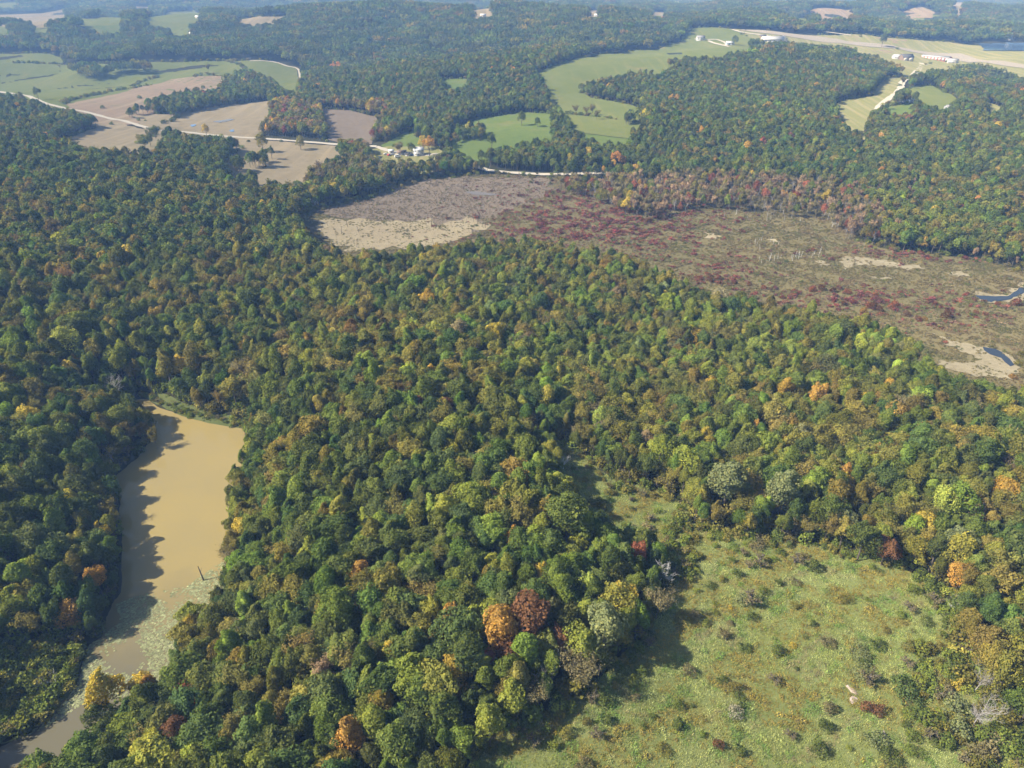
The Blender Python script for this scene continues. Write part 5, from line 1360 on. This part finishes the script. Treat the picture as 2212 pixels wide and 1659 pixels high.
house('barn', (1668, 89), 42, 15, 4.6, 'cream', 'white', .05, 'long white roofed barn by the airfield', 'barn', lift=1, bigdoor='grey', doors=5)
house('barn', (1692, 87), 15, 12, 5.0, 'cream', 'silver', 1.5, 'short silver roofed barn at the long barn end', 'barn', lift=1, bigdoor='brown', doors=1)
house('shed', (1648, 81), 14, 8, 4.0, 'brown', 'dark', 0, 'dark shed behind the long barn', 'shed', lift=1, bigdoor='grey', doors=2)
house('house', (1706, 67), 22, 10, 4.0, 'brown', 'brown', .1, 'brown house among trees beyond the runway', 'house', lift=1)
pa, pb = cast([(1993, 121)], 4)[0], cast([(2052, 132)], 4)[0]
hd = math.atan2(pb[1] - pa[1], pb[0] - pa[0])
mid_uv = (2022, 127)
house('hangar', mid_uv, float(np.hypot(*(pb - pa))) * .98, 15, 4.6, 'red', 'white', hd, 'long red hangar row with white doors beside the runway', 'hangar', lift=1, bigdoor='white', doors=8, rise=1.8)
house('hangar', (2058, 134), 15, 14, 4.8, 'cream', 'white', hd + .05, 'white hangar at the end of the red row', 'hangar', lift=1, bigdoor='grey', doors=1, rise=2)
house('terminal', (1938, 126), 22, 12, 4.6, 'white', 'silver', .1, 'white airfield office left of the red hangars', 'building', lift=1)
house('hangar', (1957, 128), 20, 14, 5.6, 'brown', 'dark', .1, 'dark roofed hangar between office and lane', 'hangar', lift=1, bigdoor='cream', doors=2)
house('house', (1981, 177), 17, 11, 4.2, 'white', 'white', .2, 'white roofed house at the lane bend', 'house', lift=.6, chimney=True)
house('garage', (1992, 174), 9, 8, 3.4, 'grey', 'silver', .2, 'grey garage right of the white roofed house', 'garage', lift=.6, bigdoor='white', doors=2)
house('house', (1954, 216), 16, 10, 3.6, 'grey', 'red', -.15, 'grey house with a red roof beside the lane', 'house', lift=.6, chimney=True)
house('shed', (1968, 219), 7, 6, 3.0, 'blue', 'silver', .1, 'small blue shed right of the red roofed house', 'shed', lift=.6)
house('shed', (2048, 235), 10, 7, 3.2, 'grey', 'grey', .3, 'grey shed below the right hand lawn', 'shed', lift=.6)
house('shed', (1893, 299), 7, 5, 3, 'white', 'silver', .2, 'little white shed right of the hayfield strip', 'shed', lift=.3, cast_h=15)
house('house', (2186, 76), 16, 9, 4, 'white', 'white', -.1, 'white building beyond the blue lake', 'building', lift=1, cast_h=10)
for uv, rz, lab in (((425, 25), .1, 'far white house on the hilltop pasture'), ((434, 38), .4, 'far white house below the hilltop pasture'), ((413, 59), 0, 'far white house at the foot of the hill'), ((1043, 20), .2, 'far white house at the head of a drive'),
                    ((1066, 34), .5, 'far white house below the drive'), ((1290, 20), .1, 'far white house on the central ridge'), ((1335, 33), .3, 'far white barn right of the central ridge'), ((1345, 31), .1, 'far grey house right of the white barn'), ((968, 4), .1, 'far house near the top edge, centre')):
    house('house', uv, 15, 9, 4, 'cream' if 'grey' not in lab else 'grey', 'silver' if 'grey' not in lab else 'grey', rz, lab, 'house', 'far houses in the hills', lift=1.2, cast_h=16)

def car(uv, col, rz, lab, cat='car', van=False, name='parked_car'):
    p = cast([uv], .8)[0]
    t = empty(name, (p[0], p[1], ground_at(p) + .95), rz, 1.0, lab, cat, 'vehicles at the farm')
    L, W, hb = (5.6, 2.1, 1.1) if van else (4.6, 1.8, .75)
    top = 2.4 if van else 1.45
    prof = [(-L / 2, .35), (L / 2, .35), (L / 2, hb), (L * .30, hb + .08), (L * (.22 if van else .14), top), (-L * (.48 if van else .30), top), (-L * (.49 if van else .44), hb + .05), (-L / 2, hb)]
    n = len(prof)
    V = [(x, -W / 2 * (.86 if z > hb + .3 else 1), z) for x, z in prof] + [(x, W / 2 * (.86 if z > hb + .3 else 1), z) for x, z in prof]
    bm = bmesh.new(); vs = [bm.verts.new(v) for v in V]
    bm.faces.new(vs[:n][::-1]); bm.faces.new(vs[n:])
    for i in range(n): bm.faces.new((vs[i], vs[(i + 1) % n], vs[n + (i + 1) % n], vs[n + i]))
    bmesh.ops.recalc_face_normals(bm, faces=bm.faces)
    me = bpy.data.meshes.new('body'); bm.to_mesh(me); bm.free(); me.materials.append(CARM[col]); link('body', me, t)
    boxes('windscreen', [(L * .2, L * .26, -W * .36, W * .36, hb + .15, top - .12)], PANE, t)
    for s in (-1, 1):
        boxes('side_window', [(-L * .25, L * .12, s * W * .47 - .03, s * W * .47 + .03, hb + .12, top - .15)], PANE, t)
        for x in (-L * .31, L * .31):
            V, Fc = [], []; tube(V, Fc, (x, s * (W / 2 - .12), .34), (x, s * (W / 2 + .04), .34), .34, .34, 12)
            m_ = len(V); V += [np.array((x, s * (W / 2 + .04), .34))]; f3 = [(12 + i, 12 + (i + 1) % 12, m_) for i in range(12)]
            link('wheel', mesh_np('wheel', np.array(V), np.array(Fc), np.array(f3), [TYRE]), t)
car((834, 334), 'white', .3, 'white car at the left of the farmyard'); car((840, 336), 'red', 1.2, 'red car in the farmyard'); car((849, 335), 'grey', .2, 'grey car between the farm sheds'); car((859, 340), 'white', .4, 'white van in front of the farm sheds', 'van', True, 'parked_van')
car((801, 333), 'white', 1.0, 'white car parked by the road end'); car((891, 336), 'blue', .6, 'blue car in front of the farmhouse'); car((338, 279), 'white', -.2, 'white van on the verge of the far road', 'van', True, 'parked_van'); car((1818, 398), 'white', .1, 'white truck at the wood behind the marsh', 'truck', True, 'parked_truck')

# ------------------------------------------------------------------ haze
def make_haze():
    m, nt, out = new_mat('haze')
    pv = node(nt, 'ShaderNodeVolumePrincipled')
    pv.inputs['Color'].default_value = (.27, .50, 1.0, 1)
    pv.inputs['Density'].default_value = HAZE_DENSITY
    pv.inputs['Absorption Color'].default_value = (1, 1, 1, 1)
    pv.inputs['Anisotropy'].default_value = 0.0
    nt.links.new(pv.outputs[0], out.inputs['Volume'])
    zb, zt = -60.0, 190.0
    bm = bmesh.new(); bmesh.ops.create_cube(bm, size=1.0)
    for vv in bm.verts:
        vv.co = Vector((vv.co.x * 66000, vv.co.y * 66000, zb + (vv.co.z + .5) * (zt - zb)))
    me = bpy.data.meshes.new('haze'); bm.to_mesh(me); bm.free(); me.materials.append(m)
    link('haze', me, kind='stuff')
HAZE_DENSITY = 0.74 / 3200
make_haze()
